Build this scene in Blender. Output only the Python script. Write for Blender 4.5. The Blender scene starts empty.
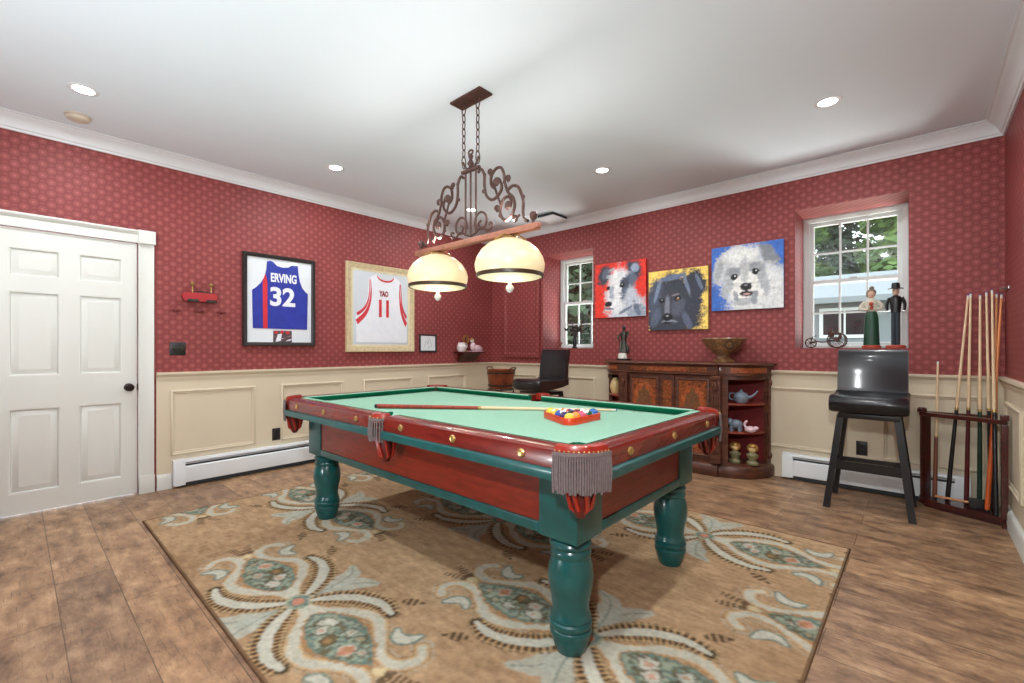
import bpy, bmesh, math, random
import numpy as np
from mathutils import Vector, Matrix
random.seed(7)
PI = math.pi
SC = bpy.context.scene
COL = SC.collection

# ------------------------------------------------------------------ camera
cam_d = bpy.data.cameras.new('camera'); cam = bpy.data.objects.new('camera', cam_d); COL.objects.link(cam)
cam_d.sensor_width = 36.0
cam_d.lens = 451.0 / 1024.0 * 36.0
cam_d.shift_y = 7.2 / 1024.0
cam_d.clip_start = 0.02; cam_d.clip_end = 200
cam.location = (0, 0, 1.2)
cam.rotation_euler = (PI / 2, 0, math.atan2(408, 451))
SC.camera = cam

# ------------------------------------------------------------------ world, exposure
SC.view_settings.view_transform = 'Standard'
SC.view_settings.look = 'None'
SC.view_settings.gamma = 1.0
SC.view_settings.use_curve_mapping = False
SC.view_settings.exposure = 0.0
W = bpy.data.worlds.new('sky'); SC.world = W; W.use_nodes = True
_n = W.node_tree.nodes; _l = W.node_tree.links
_bg = _n['Background']
_tc = _n.new('ShaderNodeTexCoord'); _sep = _n.new('ShaderNodeSeparateXYZ'); _rmp = _n.new('ShaderNodeValToRGB')
_l.new(_tc.outputs['Generated'], _sep.inputs[0]); _l.new(_sep.outputs['Z'], _rmp.inputs['Fac'])
_rmp.color_ramp.elements[0].position = 0.0; _rmp.color_ramp.elements[0].color = (0.95, 0.98, 1, 1)
_rmp.color_ramp.elements[1].position = 0.7; _rmp.color_ramp.elements[1].color = (0.75, 0.87, 1, 1)
_l.new(_rmp.outputs['Color'], _bg.inputs['Color']); _bg.inputs['Strength'].default_value = 4.0

def light(name, kind, loc, power, color=(1, 1, 1), size=0.1, rot=(0, 0, 0), parent=None, spread=None, shape='DISK'):
    d = bpy.data.lights.new(name, kind); d.energy = power; d.color = color
    if kind == 'AREA':
        d.shape = shape; d.size = size
        if spread: d.spread = spread
    else:
        d.shadow_soft_size = size
    o = bpy.data.objects.new(name, d); COL.objects.link(o); o.location = loc; o.rotation_euler = rot
    if parent: o.parent = parent
    return o
sun = light('sun', 'SUN', (5, -5, 12), 1.5, (1, 0.95, 0.86), 0.02, (math.radians(42), 0, math.radians(60)))
LAMP_W = 14.0        # each recessed ceiling lamp
FLASH_W = 52.0       # the photographer's flash above the camera
fl = light('flash', 'AREA', (0.05, -0.35, 2.0), FLASH_W, (.94, .99, 1), 0.12)
bf = light('ceiling_fill', 'AREA', (-2.2, -.8, .70), 55.0, (.90, .985, 1), 0.5)      # unseen fill lamp behind the camera, added to brighten the ceiling
bf.rotation_euler = (Vector((-2.2, .2, 2.86)) - bf.location).to_track_quat('-Z', 'Y').to_euler()
for wx in (-3.1, -.15):       # unseen fill lamp outside each window, added to brighten the recess
    tl = light('window_fill', 'AREA', (wx, 6.0, .85), 85.0, (1, .97, .93), 0.9)
    tl.rotation_euler = (Vector((wx - .32, 5.0, 2.35)) - tl.location).to_track_quat('-Z', 'Y').to_euler()
fl.rotation_euler = (Vector((-2.4, 3.0, 1.25)) - fl.location).to_track_quat('-Z', 'Y').to_euler()

# ------------------------------------------------------------------ colours and materials
def L(c):
    c = c / 255.0
    return c / 12.92 if c <= 0.04045 else ((c + 0.055) / 1.055) ** 2.4
def lin(rgb): return (L(rgb[0]), L(rgb[1]), L(rgb[2]), 1.0)

class NT:
    def __init__(s, name):
        s.m = bpy.data.materials.new(name); s.m.use_nodes = True
        s.t = s.m.node_tree; s.n = s.t.nodes; s.b = s.n['Principled BSDF']; s.out = s.n['Material Output']
    def node(s, typ, **kw):
        x = s.n.new(typ)
        for k, v in kw.items(): setattr(x, k, v)
        return x
    def link(s, a, b): s.t.links.new(a, b)
    def math(s, op, a, b=None, c=None):
        x = s.node('ShaderNodeMath', operation=op)
        for i, v in enumerate((a, b, c)):
            if v is None: continue
            if hasattr(v, 'is_linked'): s.link(v, x.inputs[i])
            else: x.inputs[i].default_value = v
        return x.outputs[0]
    def noise(s, scale, detail=4, rough=0.55, vec=None):
        x = s.node('ShaderNodeTexNoise'); x.inputs['Scale'].default_value = scale
        x.inputs['Detail'].default_value = detail; x.inputs['Roughness'].default_value = rough
        if vec is not None: s.link(vec, x.inputs['Vector'])
        return x.outputs[0]
    def ramp(s, fac, stops):
        x = s.node('ShaderNodeValToRGB'); e = x.color_ramp.elements
        while len(e) < len(stops): e.new(0.5)
        for el, (p, c) in zip(e, stops): el.position = p; el.color = c if len(c) == 4 else lin(c)
        s.link(fac, x.inputs[0]); return x.outputs[0]
    def mix(s, fac, a, b, blend='MIX'):
        x = s.node('ShaderNodeMix', data_type='RGBA', blend_type=blend)
        for sock, v in ((x.inputs[0], fac), (x.inputs[6], a), (x.inputs[7], b)):
            if hasattr(v, 'is_linked'): s.link(v, sock)
            else: sock.default_value = v
        return x.outputs[2]
    def bump(s, h, strength=0.2, dist=0.002):
        x = s.node('ShaderNodeBump'); x.inputs['Strength'].default_value = strength; x.inputs['Distance'].default_value = dist
        s.link(h, x.inputs['Height']); s.link(x.outputs[0], s.b.inputs['Normal'])
    def coord(s, which='Object'): return s.node('ShaderNodeTexCoord').outputs[which]

def mat(name, rgb, rough=0.5, metal=0.0, var=0.08, scale=12, bump=0.0, coat=0.0, emit=None, estr=0.0, spec=0.5, rgb2=None):
    s = NT(name); f = s.noise(scale, vec=s.coord())
    c = lin(rgb)
    if rgb2 is None:
        a = tuple(min(1, v * (1 - var)) for v in c[:3]) + (1,); b = tuple(min(1, v * (1 + var)) for v in c[:3]) + (1,)
    else: a, b = c, lin(rgb2)
    s.link(s.ramp(f, [(0.3, a), (0.7, b)]), s.b.inputs['Base Color'])
    s.b.inputs['Roughness'].default_value = rough; s.b.inputs['Metallic'].default_value = metal
    s.b.inputs['Specular IOR Level'].default_value = spec
    if coat: s.b.inputs['Coat Weight'].default_value = coat; s.b.inputs['Coat Roughness'].default_value = 0.1
    if emit: s.b.inputs['Emission Color'].default_value = lin(emit); s.b.inputs['Emission Strength'].default_value = estr
    if bump: s.bump(s.noise(scale * 6, vec=s.coord()), bump)
    return s.m

def wallpaper():
    s = NT('red_ring_wallpaper'); geo = s.node('ShaderNodeNewGeometry'); sep = s.node('ShaderNodeSeparateXYZ')
    s.link(geo.outputs['Position'], sep.inputs[0])
    u = s.math('ADD', sep.outputs[0], sep.outputs[1]); v = sep.outputs[2]
    pu, pv = 0.092, 0.084
    def cell(off):
        a = s.math('MULTIPLY', s.math('SUBTRACT', s.math('FRACT', s.math('ADD', s.math('DIVIDE', u, pu), off)), 0.5), pu)
        b = s.math('MULTIPLY', s.math('SUBTRACT', s.math('FRACT', s.math('ADD', s.math('DIVIDE', v, pv), off)), 0.5), pv)
        return s.math('SQRT', s.math('ADD', s.math('MULTIPLY', a, a), s.math('MULTIPLY', b, b)))
    d = s.math('MINIMUM', cell(0.0), cell(0.5))
    d = s.math('DIVIDE', d, 0.05)
    col = s.ramp(d, [(0.0, (166, 94, 89)), (0.12, (162, 88, 84)), (0.26, (142, 69, 67)), (0.42, (143, 71, 69)),
                     (0.54, (128, 57, 57)), (0.64, (128, 57, 57)), (0.78, (142, 70, 68)), (1.0, (136, 64, 63))])
    nz = s.ramp(s.noise(3.0, vec=geo.outputs['Position']), [(0.3, (0.9, 0.9, 0.9, 1)), (0.7, (1.08, 1.08, 1.08, 1))])
    s.link(s.mix(1.0, col, nz, 'MULTIPLY'), s.b.inputs['Base Color'])
    s.b.inputs['Roughness'].default_value = 0.55; s.b.inputs['Specular IOR Level'].default_value = 0.3
    return s.m

def planks():
    s = NT('distressed_plank_floor'); co = s.coord('Object')
    br = s.node('ShaderNodeTexBrick'); br.offset = 0.37; br.offset_frequency = 2
    mp = s.node('ShaderNodeMapping'); mp.inputs['Location'].default_value = (0.3, -0.14, 0); s.link(co, mp.inputs[0]); s.link(mp.outputs[0], br.inputs['Vector'])
    br.inputs['Scale'].default_value = 1.0; br.inputs['Brick Width'].default_value = 1.25; br.inputs['Row Height'].default_value = 0.22
    br.inputs['Mortar Size'].default_value = 0.0022; br.inputs['Mortar Smooth'].default_value = 0.3; br.inputs['Bias'].default_value = 0
    br.inputs['Color1'].default_value = (0, 0, 0, 1); br.inputs['Color2'].default_value = (1, 1, 1, 1); br.inputs['Mortar'].default_value = (0.5, 0.5, 0.5, 1)
    m2 = s.node('ShaderNodeMapping'); m2.inputs['Scale'].default_value = (1.6, 7, 1); s.link(co, m2.inputs[0])
    shift = s.node('ShaderNodeVectorMath', operation='MULTIPLY_ADD'); s.link(br.outputs['Color'], shift.inputs[0]); shift.inputs[1].default_value = (7, 13, 3); s.link(m2.outputs[0], shift.inputs[2])
    grain = s.noise(1.6, 8, 0.62, shift.outputs[0])
    m3 = s.node('ShaderNodeMapping'); m3.inputs['Scale'].default_value = (4, 7, 1); s.link(co, m3.inputs[0])
    blot = s.noise(1.5, 10, 0.72, m3.outputs[0])
    base = s.ramp(grain, [(0.28, (76, 56, 44)), (0.42, (132, 100, 76)), (0.55, (168, 132, 100)), (0.70, (204, 168, 130))])
    bl = s.ramp(blot, [(0.36, (66, 52, 42)), (0.44, (130, 102, 80)), (0.54, (170, 136, 104)), (0.66, (212, 178, 140))])
    c = s.mix(0.55, base, bl)
    m4 = s.node('ShaderNodeMapping'); m4.inputs['Scale'].default_value = (2.2, 9, 1); s.link(shift.outputs[0], m4.inputs[0])
    crk = s.noise(2.2, 9, 0.7, m4.outputs[0])
    c = s.mix(s.ramp(crk, [(0.35, (.7, .7, .7, 1)), (0.42, (0, 0, 0, 1))]), c, lin((74, 58, 48)))
    tone = s.ramp(br.outputs['Color'], [(0.0, (0.80, 0.78, 0.78, 1)), (1.0, (1.1, 1.07, 1.02, 1))])
    c = s.mix(1.0, c, tone, 'MULTIPLY')
    c = s.mix(s.math('MULTIPLY', br.outputs['Fac'], 0.75), c, lin((58, 42, 32)))
    s.link(c, s.b.inputs['Base Color'])
    s.link(s.ramp(blot, [(0.3, (0.5, 0.5, 0.5, 1)), (0.7, (0.36, 0.36, 0.36, 1))]), s.b.inputs['Roughness'])
    s.bump(s.math('SUBTRACT', grain, br.outputs['Fac']), 0.25, 0.003)
    return s.m

def wood(name, dark, light_, rough=0.3, axis=(1, 14, 14), coat=0.3, scale=3):
    s = NT(name); mp = s.node('ShaderNodeMapping'); mp.inputs['Scale'].default_value = axis
    s.link(s.coord(), mp.inputs[0]); f = s.noise(scale, 6, 0.6, mp.outputs[0])
    s.link(s.ramp(f, [(0.3, dark), (0.7, light_)]), s.b.inputs['Base Color'])
    s.b.inputs['Roughness'].default_value = rough; s.b.inputs['Coat Weight'].default_value = coat
    return s.m

def burl(name, stops, scale=9):
    s = NT(name); co = s.coord(); w = s.noise(scale, 5, 0.7, co)
    v = s.node('ShaderNodeTexVoronoi'); v.inputs['Scale'].default_value = scale * 2.2
    add = s.node('ShaderNodeVectorMath', operation='MULTIPLY_ADD'); s.link(w, add.inputs[0]); add.inputs[1].default_value = (0.16, 0.16, 0.16); s.link(co, add.inputs[2])
    s.link(add.outputs[0], v.inputs['Vector'])
    f = s.math('ADD', s.math('MULTIPLY', w, 0.65), s.math('MULTIPLY', v.outputs['Distance'], 0.5))
    s.link(s.ramp(f, stops), s.b.inputs['Base Color'])
    s.b.inputs['Roughness'].default_value = 0.3; s.b.inputs['Coat Weight'].default_value = 0.3
    return s.m

def glassy(name, tint=(1, 1, 1, 1), refl=0.06):
    s = NT(name); tr = s.node('ShaderNodeBsdfTransparent'); tr.inputs[0].default_value = tint
    gl = s.node('ShaderNodeBsdfGlossy'); gl.inputs['Roughness'].default_value = 0.03
    f = s.math('ADD', s.math('MULTIPLY', s.noise(2.0, vec=s.coord()), 0.01), refl)
    mx = s.node('ShaderNodeMixShader'); s.link(f, mx.inputs[0]); s.link(tr.outputs[0], mx.inputs[1]); s.link(gl.outputs[0], mx.inputs[2])
    s.link(mx.outputs[0], s.out.inputs[0]); return s.m

def painted(name, rough=0.7, pile=None):
    s = NT(name); at = s.node('ShaderNodeAttribute', attribute_name='Pattern'); co = s.coord()
    nz = s.ramp(s.noise(38, 4, vec=co), [(0.3, (0.9, 0.9, 0.9, 1)), (0.7, (1.08, 1.08, 1.08, 1))])
    s.link(s.mix(1.0, at.outputs['Color'], nz, 'MULTIPLY'), s.b.inputs['Base Color'])
    s.b.inputs['Roughness'].default_value = rough
    if pile: s.bump(s.noise(pile, 3, vec=co), 0.35, 0.003); s.b.inputs['Specular IOR Level'].default_value = 0.15
    return s.m

M = {}
M['paper'] = wallpaper(); M['floor'] = planks()
M['ceiling'] = mat('white_ceiling_paint', (226, 236, 244), 0.85, var=0.01, scale=2)
M['beige'] = mat('cream_wainscot_paint', (212, 199, 174), 0.45, var=0.02, scale=4)
M['white'] = mat('white_gloss_paint', (218, 220, 214), 0.35, var=0.015, scale=4)
M['crown'] = mat('white_moulding_paint', (224, 227, 230), 0.45, var=0.015, scale=4)
M['heater'] = mat('white_enamel', (226, 230, 232), 0.35, var=0.02, scale=5)
M['slot'] = mat('dark_slot', (40, 45, 48), 0.6)
M['black'] = mat('black_paint', (22, 22, 24), 0.35, var=0.15)
M['blackplate'] = mat('black_plate', (34, 34, 32), 0.4)
M['leather'] = mat('black_leather', (24, 24, 28), 0.3, var=0.15, scale=40, bump=0.03, spec=0.35, coat=0.3)
M['leatheredge'] = mat('worn_leather_edge', (52, 34, 30), 0.4)
M['sashwhite'] = mat('window_white', (214, 220, 218), 0.4, var=0.015)
M['glass'] = glassy('window_glass', (0.96, 0.98, 0.97, 1), 0.05)
M['picglass'] = glassy('picture_glass', (1, 1, 1, 1), 0.015)
M['knob'] = mat('dark_bronze_metal', (52, 46, 42), 0.3, 0.8)
M['teal'] = mat('teal_table_paint', (13, 80, 80), 0.28, var=0.18, scale=14, coat=0.3)
M['mahog'] = wood('red_mahogany', (84, 20, 14), (124, 36, 26), 0.25, (2, 2, 14), 0.4)
M['apron'] = wood('red_apron_wood', (104, 26, 14), (136, 38, 22), 0.3, (3, 3, 18), 0.3)
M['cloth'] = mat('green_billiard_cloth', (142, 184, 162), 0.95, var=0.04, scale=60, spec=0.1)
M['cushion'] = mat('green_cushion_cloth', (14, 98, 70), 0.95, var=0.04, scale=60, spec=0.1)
M['redleather'] = mat('red_pocket_leather', (148, 36, 22), 0.35, var=0.2, scale=30, coat=0.3)
M['netleather'] = mat('dark_pocket_leather', (84, 20, 16), 0.5, var=0.2, scale=30)
M['fringe'] = mat('grey_tassel_cord', (106, 95, 95), 0.9, var=0.2, scale=80)
M['brass'] = mat('antique_brass', (190, 160, 100), 0.3, 0.8)
M['iron'] = mat('bronzed_iron', (86, 60, 54), 0.45, 0.35, var=0.3, scale=40)
M['bar'] = mat('coppery_bar', (176, 120, 98), 0.4, 0.3, var=0.2, scale=30)
M['shade'] = mat('cream_glass_shade', (238, 214, 172), 0.35, var=0.03, scale=9, emit=(255, 222, 166), estr=0.22)
M['diffuser'] = mat('lit_cream_glass', (250, 236, 206), 0.5, emit=(255, 228, 178), estr=0.3)
M['band'] = mat('dark_brown_band', (58, 42, 26), 0.4)
M['crystal'] = mat('pale_crystal', (225, 215, 215), 0.1, var=0.1)
M['lens'] = mat('lit_lamp_lens', (255, 255, 255), 0.5, emit=(255, 250, 240), estr=14.0)
M['plastic'] = mat('yellowed_plastic', (206, 194, 176), 0.5)
M['walnut'] = wood('dark_walnut', (54, 29, 20), (108, 60, 40), 0.4, (3, 3, 12), 0.12)
M['burl'] = burl('burl_inlay', [(0.25, (44, 24, 16)), (0.42, (98, 52, 30)), (0.55, (156, 84, 46)), (0.66, (88, 48, 30)), (0.82, (182, 110, 62))])
M['amber'] = burl('amber_inlay', [(0.25, (78, 38, 22)), (0.5, (150, 74, 40)), (0.7, (176, 98, 56))], 12)
M['floral'] = burl('dark_floral_inlay', [(0.25, (32, 26, 18)), (0.42, (70, 52, 32)), (0.55, (150, 92, 58)), (0.66, (58, 60, 40)), (0.85, (168, 110, 78))], 18)
M['lining'] = mat('red_lining', (116, 20, 22), 0.5, var=0.2)
M['cherry'] = wood('dark_cherry', (46, 14, 12), (84, 28, 22), 0.28, (4, 4, 12), 0.4)
M['copper'] = mat('aged_copper', (150, 84, 60), 0.3, 0.75, var=0.35, scale=7)
M['bronze'] = mat('dark_bronze', (66, 62, 56), 0.35, 0.6, var=0.3, scale=30)
M['bowl'] = burl('carved_bronze_bowl', [(0.25, (50, 34, 24)), (0.5, (104, 72, 46)), (0.75, (150, 112, 74))], 14)
M['marble'] = mat('white_marble', (222, 218, 208), 0.3)
M['porcelain'] = mat('white_porcelain', (226, 214, 214), 0.25, var=0.08, scale=30)
M['pinkish'] = mat('pink_porcelain', (220, 190, 196), 0.3, var=0.15, scale=40)
M['gold'] = mat('gilt', (176, 134, 70), 0.35, 0.6)
M['frameblack'] = mat('black_frame_wood', (40, 36, 36), 0.35)
M['framegold'] = mat('pale_gilt_frame', (212, 194, 154), 0.35, 0.25, var=0.15, scale=30)
M['frameliner'] = mat('cream_liner', (225, 212, 176), 0.5)
M['mat'] = mat('white_mat_board', (226, 230, 234), 0.8, var=0.01)
M['matgrey'] = mat('grey_mat_board', (206, 212, 218), 0.8, var=0.01)
M['blue'] = mat('royal_blue_jersey', (32, 52, 156), 0.7, var=0.12, scale=16)
M['redcloth'] = mat('red_jersey_trim', (206, 40, 52), 0.7, var=0.06)
M['whitecloth'] = mat('white_jersey_cloth', (232, 234, 240), 0.75, var=0.03, scale=14)
M['darkpic'] = mat('dark_photo', (48, 52, 66), 0.5, rgb2=(110, 80, 80), scale=60)

# ------------------------------------------------------------------ mesh builder
def basis(d):
    d = Vector(d).normalized(); a = Vector((0, 0, 1)) if abs(d.z) < 0.9 else Vector((1, 0, 0))
    x = a.cross(d).normalized(); return x, d.cross(x).normalized(), d
class MB:
    def __init__(s): s.bm = bmesh.new()
    def face(s, vs, m=0):
        try: f = s.bm.faces.new(vs); f.material_index = m; return f
        except ValueError: return None
    def box(s, x0, x1, y0, y1, z0, z1, m=0, bev=0.0, T=None):
        t = bmesh.new(); bmesh.ops.create_cube(t, size=1)
        for v in t.verts:
            v.co = Vector((x0 if v.co.x < 0 else x1, y0 if v.co.y < 0 else y1, z0 if v.co.z < 0 else z1))
        if bev: bmesh.ops.bevel(t, geom=list(t.edges), offset=bev, segments=2, profile=0.7, affect='EDGES')
        s.merge(t, m, T); return s
    def merge(s, t, m=0, T=None):
        mp = {}
        for v in t.verts: mp[v] = s.bm.verts.new(T @ v.co if T is not None else v.co)
        for f in t.faces: s.face([mp[v] for v in f.verts], m)
        t.free()
    def loft(s, rings, m=0, closed=True, cap=True, loop=False):
        R = [[s.bm.verts.new(p) for p in r] for r in rings]; n = len(R[0]); k = len(R)
        for i in range(k if loop else k - 1):
            a, b = R[i], R[(i + 1) % k]
            for j in range(n if closed else n - 1):
                s.face([a[j], a[(j + 1) % n], b[(j + 1) % n], b[j]], m)
        if cap and not loop and closed:
            s.face(list(reversed(R[0])), m); s.face(R[-1], m)
        return s
    def cone(s, p0, p1, r0, r1=None, seg=14, m=0):
        r1 = r0 if r1 is None else r1; p0, p1 = Vector(p0), Vector(p1); x, y, _ = basis(p1 - p0)
        ring = lambda p, r: [p + (x * math.cos(2 * PI * i / seg) + y * math.sin(2 * PI * i / seg)) * max(r, 1e-4) for i in range(seg)]
        return s.loft([ring(p0, r0), ring(p1, r1)], m)
    def lathe(s, prof, c=(0, 0, 0), seg=28, m=0, T=None, sx=1.0, sy=1.0):
        rings = []
        for r, z in prof:
            ring = [Vector((c[0] + sx * max(r, 1e-4) * math.cos(2 * PI * i / seg), c[1] + sy * max(r, 1e-4) * math.sin(2 * PI * i / seg), c[2] + z)) for i in range(seg)]
            rings.append([T @ p for p in ring] if T is not None else ring)
        return s.loft(rings, m)
    def ball(s, c, r, seg=14, m=0, T=None):
        if not hasattr(r, '__len__'): r = (r, r, r)
        t = bmesh.new(); bmesh.ops.create_uvsphere(t, u_segments=seg, v_segments=max(6, seg // 2 + 2), radius=1)
        for v in t.verts: v.co = Vector((v.co.x * r[0], v.co.y * r[1], v.co.z * r[2])) + Vector(c)
        s.merge(t, m, T); return s
    def tube(s, pts, r, seg=8, m=0, closed=False):
        pts = [Vector(p) for p in pts]; n = len(pts); rings = []; px = None
        for i, p in enumerate(pts):
            if closed: d = pts[(i + 1) % n] - pts[i - 1]
            else: d = pts[min(i + 1, n - 1)] - pts[max(i - 1, 0)]
            if d.length < 1e-9: d = Vector((0, 0, 1))
            d.normalize()
            if px is None: x = basis(d)[0]
            else:
                x = px - d * px.dot(d)
                x = x.normalized() if x.length > 1e-6 else basis(d)[0]
            px = x; y = d.cross(x); rr = r[i] if hasattr(r, '__len__') else r
            rings.append([p + (x * math.cos(2 * PI * k / seg) + y * math.sin(2 * PI * k / seg)) * rr for k in range(seg)])
        return s.loft(rings, m, loop=closed)
    def prism(s, poly, h0, h1, f=None, m=0):
        f = f or (lambda a, b, h: (a, b, h))
        return s.loft([[f(a, b, h0) for a, b in poly], [f(a, b, h1) for a, b in poly]], m)
    def frame(s, f, u0, u1, v0, v1, prof, m=0):
        """mitred rectangular frame; prof = [(inset, height)]; f maps (u, v, height) to a point"""
        rings = []
        for cu, cv, su, sv in ((u0, v0, 1, 1), (u1, v0, -1, 1), (u1, v1, -1, -1), (u0, v1, 1, -1)):
            rings.append([f(cu + su * d, cv + sv * d, h) for d, h in prof])
        return s.loft(rings, m, loop=True)
    def build(s, name, mats, parent=None, loc=(0, 0, 0), rot=(0, 0, 0), sharp=0.6):
        bmesh.ops.recalc_face_normals(s.bm, faces=list(s.bm.faces))
        for f in s.bm.faces: f.smooth = True
        for e in s.bm.edges:
            if len(e.link_faces) == 2:
                if e.calc_face_angle(0) > sharp: e.smooth = False
        me = bpy.data.meshes.new(name); s.bm.to_mesh(me); s.bm.free()
        for mm in (mats if isinstance(mats, (list, tuple)) else [mats]): me.materials.append(M[mm] if isinstance(mm, str) else mm)
        o = bpy.data.objects.new(name, me); COL.objects.link(o); o.location = loc; o.rotation_euler = rot
        if parent: o.parent = parent
        return o

def tag(o, label=None, cat=None, group=None, kind=None):
    if label: o['label'] = label
    if cat: o['category'] = cat
    if group: o['group'] = group
    if kind: o['kind'] = kind
    return o
def thing(name, label, cat, loc=(0, 0, 0), rz=0.0, group=None):
    o = bpy.data.objects.new(name, None); COL.objects.link(o); o.empty_display_size = 0.1
    o.location = loc; o.rotation_euler = (0, 0, rz); return tag(o, label, cat, group)
def struct(name, mb, mats, parent=None):
    o = mb.build(name, mats, parent)
    if not parent: o['kind'] = 'structure'
    return o
def dup(root, loc, label, rz=None):
    def cp(o, par):
        c = o.copy(); COL.objects.link(c)
        if par: c.parent = par
        for ch in o.children: cp(ch, c)
        return c
    r = cp(root, None); r.location = loc; r['label'] = label
    if rz is not None: r.rotation_euler = (0, 0, rz)
    return r
def arc(cx, cy, r, a0, a1, n): return [(cx + r * math.cos(a0 + (a1 - a0) * i / n), cy + r * math.sin(a0 + (a1 - a0) * i / n)) for i in range(n + 1)]
def spline(pts, n=8):
    P = [Vector(p) for p in pts]; out = []
    for i in range(len(P) - 1):
        a, b, c, d = P[max(i - 1, 0)], P[i], P[i + 1], P[min(i + 2, len(P) - 1)]
        for k in range(n):
            t = k / n
            out.append(0.5 * ((2 * b) + (c - a) * t + (2 * a - 5 * b + 4 * c - d) * t * t + (3 * b - a - 3 * c + d) * t ** 3))
    return out + [P[-1]]

# ------------------------------------------------------------------ room shell
XL, XR, YB, YF, ZC = -4.79, 0.458, 4.839, -1.6, 2.86
onL = lambda u, v, h: (XL + h, u, v)
onB = lambda u, v, h: (u, YB - h, v)
onR = lambda u, v, h: (XR - h, u, v)
onF = lambda u, v, h: (u, YF + h, v)
WD = 0.42                    # depth of the window recesses
struct('floor', MB().box(XL - .15, XR + .15, YF - .15, YB + .55, -.1, 0), 'floor')
struct('ceiling', MB().box(XL - .15, XR + .15, YF - .15, YB + .55, ZC, ZC + .1), 'ceiling')
DY0, DY1, DZ = -.135, .692, 2.075
b = MB()
b.box(XL - .15, XL, YF - .15, DY0, 0, ZC); b.box(XL - .15, XL, DY0, DY1, DZ, ZC); b.box(XL - .15, XL, DY1, YB + .55, 0, ZC)
struct('wall_left', b, 'paper')
W1 = (-3.808, -3.015, 1.205, 2.46); W2 = (-.855, -.068, 1.205, 2.475)
b = MB()
xs = [XL, W1[0], W1[1], W2[0], W2[1], XR]
for i in range(5):
    if i in (1, 3):
        w = W1 if i == 1 else W2
        b.box(xs[i], xs[i + 1], YB, YB + .55, 0, w[2]); b.box(xs[i], xs[i + 1], YB, YB + .55, w[3], ZC)
    else: b.box(xs[i], xs[i + 1], YB, YB + .55, 0, ZC)
struct('wall_back', b, 'paper')
struct('wall_right', MB().box(XR, XR + .15, YF - .15, YB + .55, 0, ZC), 'paper')
struct('wall_front', MB().box(XL, XR, YF - .15, YF, 0, ZC), 'paper')

# wainscot boards, chair rails, panel mouldings, crown, baseboards
def path_sweep(prof, corners, closed=True):
    """prof = [(d, z)]; corners = [(x, y, nx, ny)] where n is the inward offset direction"""
    b = MB(); b.loft([[(x + nx * d, y + ny * d, z) for d, z in prof] for x, y, nx, ny in corners]); return b
ROOM = [(XL, YF, 1, 1), (XL, YB, 1, -1), (XR, YB, -1, -1), (XR, YF, -1, 1)]
crown = [(0, 2.752), (.012, 2.752), (.016, 2.766), (.026, 2.772), (.032, 2.79), (.048, 2.815), (.074, 2.832), (.082, 2.838), (.09, 2.85), (.105, 2.852), (.105, ZC), (0, ZC)]
struct('trim_1', path_sweep(crown, ROOM + [ROOM[0]][:0]), 'crown')
struct('trim_2', path_sweep(crown, [(XR, YF, -1, 1), (XL, YF, 1, 1)]), 'crown')
rail = [(0, .925), (.010, .925), (.013, .945), (.013, .956), (.022, .962), (.028, .975), (.036, .980), (.036, .995), (0, .998)]
board = [(0, 0), (.007, 0), (.007, .93), (0, .93)]
SEG = [(XL, .81, 1, 0), (XL, YB, 1, -1), (XR, YB, -1, -1), (XR, YF, -1, 0)]
struct('trim_3', path_sweep(rail, SEG), 'beige')
struct('trim_4', path_sweep(board, SEG), 'beige')
pm = [(0, .007), (0, .016), (.006, .022), (.014, .024), (.020, .016), (.030, .014), (.034, .007)]
b = MB()
for u0, u1 in ((.905, 1.574), (1.81, 2.475), (2.715, 3.40), (3.635, 4.30)): b.frame(onL, u0, u1, .275, .842, pm)
struct('trim_5', b, 'beige')
b = MB()
for u0, u1 in ((-4.58, -3.90), (-3.66, -2.985), (-2.75, -2.08), (-1.85, -1.38), (-1.14, -.475), (-.235, .36)): b.frame(onB, u0, u1, .275, .842, pm)
struct('trim_6', b, 'beige')
b = MB()
for u0, u1 in ((3.98, 4.68), (3.06, 3.75), (2.14, 2.83)): b.frame(onR, u0, u1, .275, .832, pm)
struct('trim_7', b, 'beige')
bb = [(.0, 0), (.022, 0), (.022, .10), (.018, .118), (.012, .125), (.0, .13)]
struct('baseboard_left', path_sweep(bb, [(XL + .007, .81, 1, 0), (XL + .007, .91, 1, 0)]), 'white')
struct('baseboard_right', path_sweep(bb, [(XR - .007, YB - .01, -1, 0), (XR - .007, YF, -1, 0)]), 'white')
# papered panel beside the left window
pp = [(0, 0), (0, .028), (.016, .034), (.05, .034), (.066, .022), (.075, .006), (.075, 0)]
struct('trim_8', MB().frame(onB, -4.54, -3.85, 1.075, 2.46, pp).box(-4.47, -3.92, YB - .007, YB, 1.14, 2.39), 'paper')

# door and its casing
door = MB()
sx = XL - .004
def door_slab(b):
    x0, x1 = XL - .05, XL - .006
    cols = [(-.025, .235), (.338, .590)]; rows = [(.155, .765), (1.0, 1.615), (1.725, 1.93)]
    ys = [DY0 + .006, -.025, .235, .338, .590, DY1 - .010]; zs = [.012, .155, .765, 1.0, 1.615, 1.725, 1.93, DZ - .01]
    for i in range(5):
        for j in range(7):
            if i in (1, 3) and j in (1, 3, 5): continue
            b.box(x0, x1, ys[i], ys[i + 1], zs[j], zs[j + 1])
    f = lambda u, v, h: (x1 + h, u, v)
    for c in cols:
        for r in rows:
            b.box(x0, x1 - .020, c[0], c[1], r[0], r[1])
            b.frame(f, c[0], c[1], r[0], r[1], [(0, -.02), (0, 0), (.008, -.003), (.012, -.014), (.014, -.02)])
            b.frame(f, c[0] + .016, c[1] - .016, r[0] + .016, r[1] - .016, [(0, -.02), (.034, -.006), (.036, -.02)])
            b.box(x1 - .02, x1 - .006, c[0] + .05, c[1] - .05, r[0] + .05, r[1] - .05)
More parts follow.
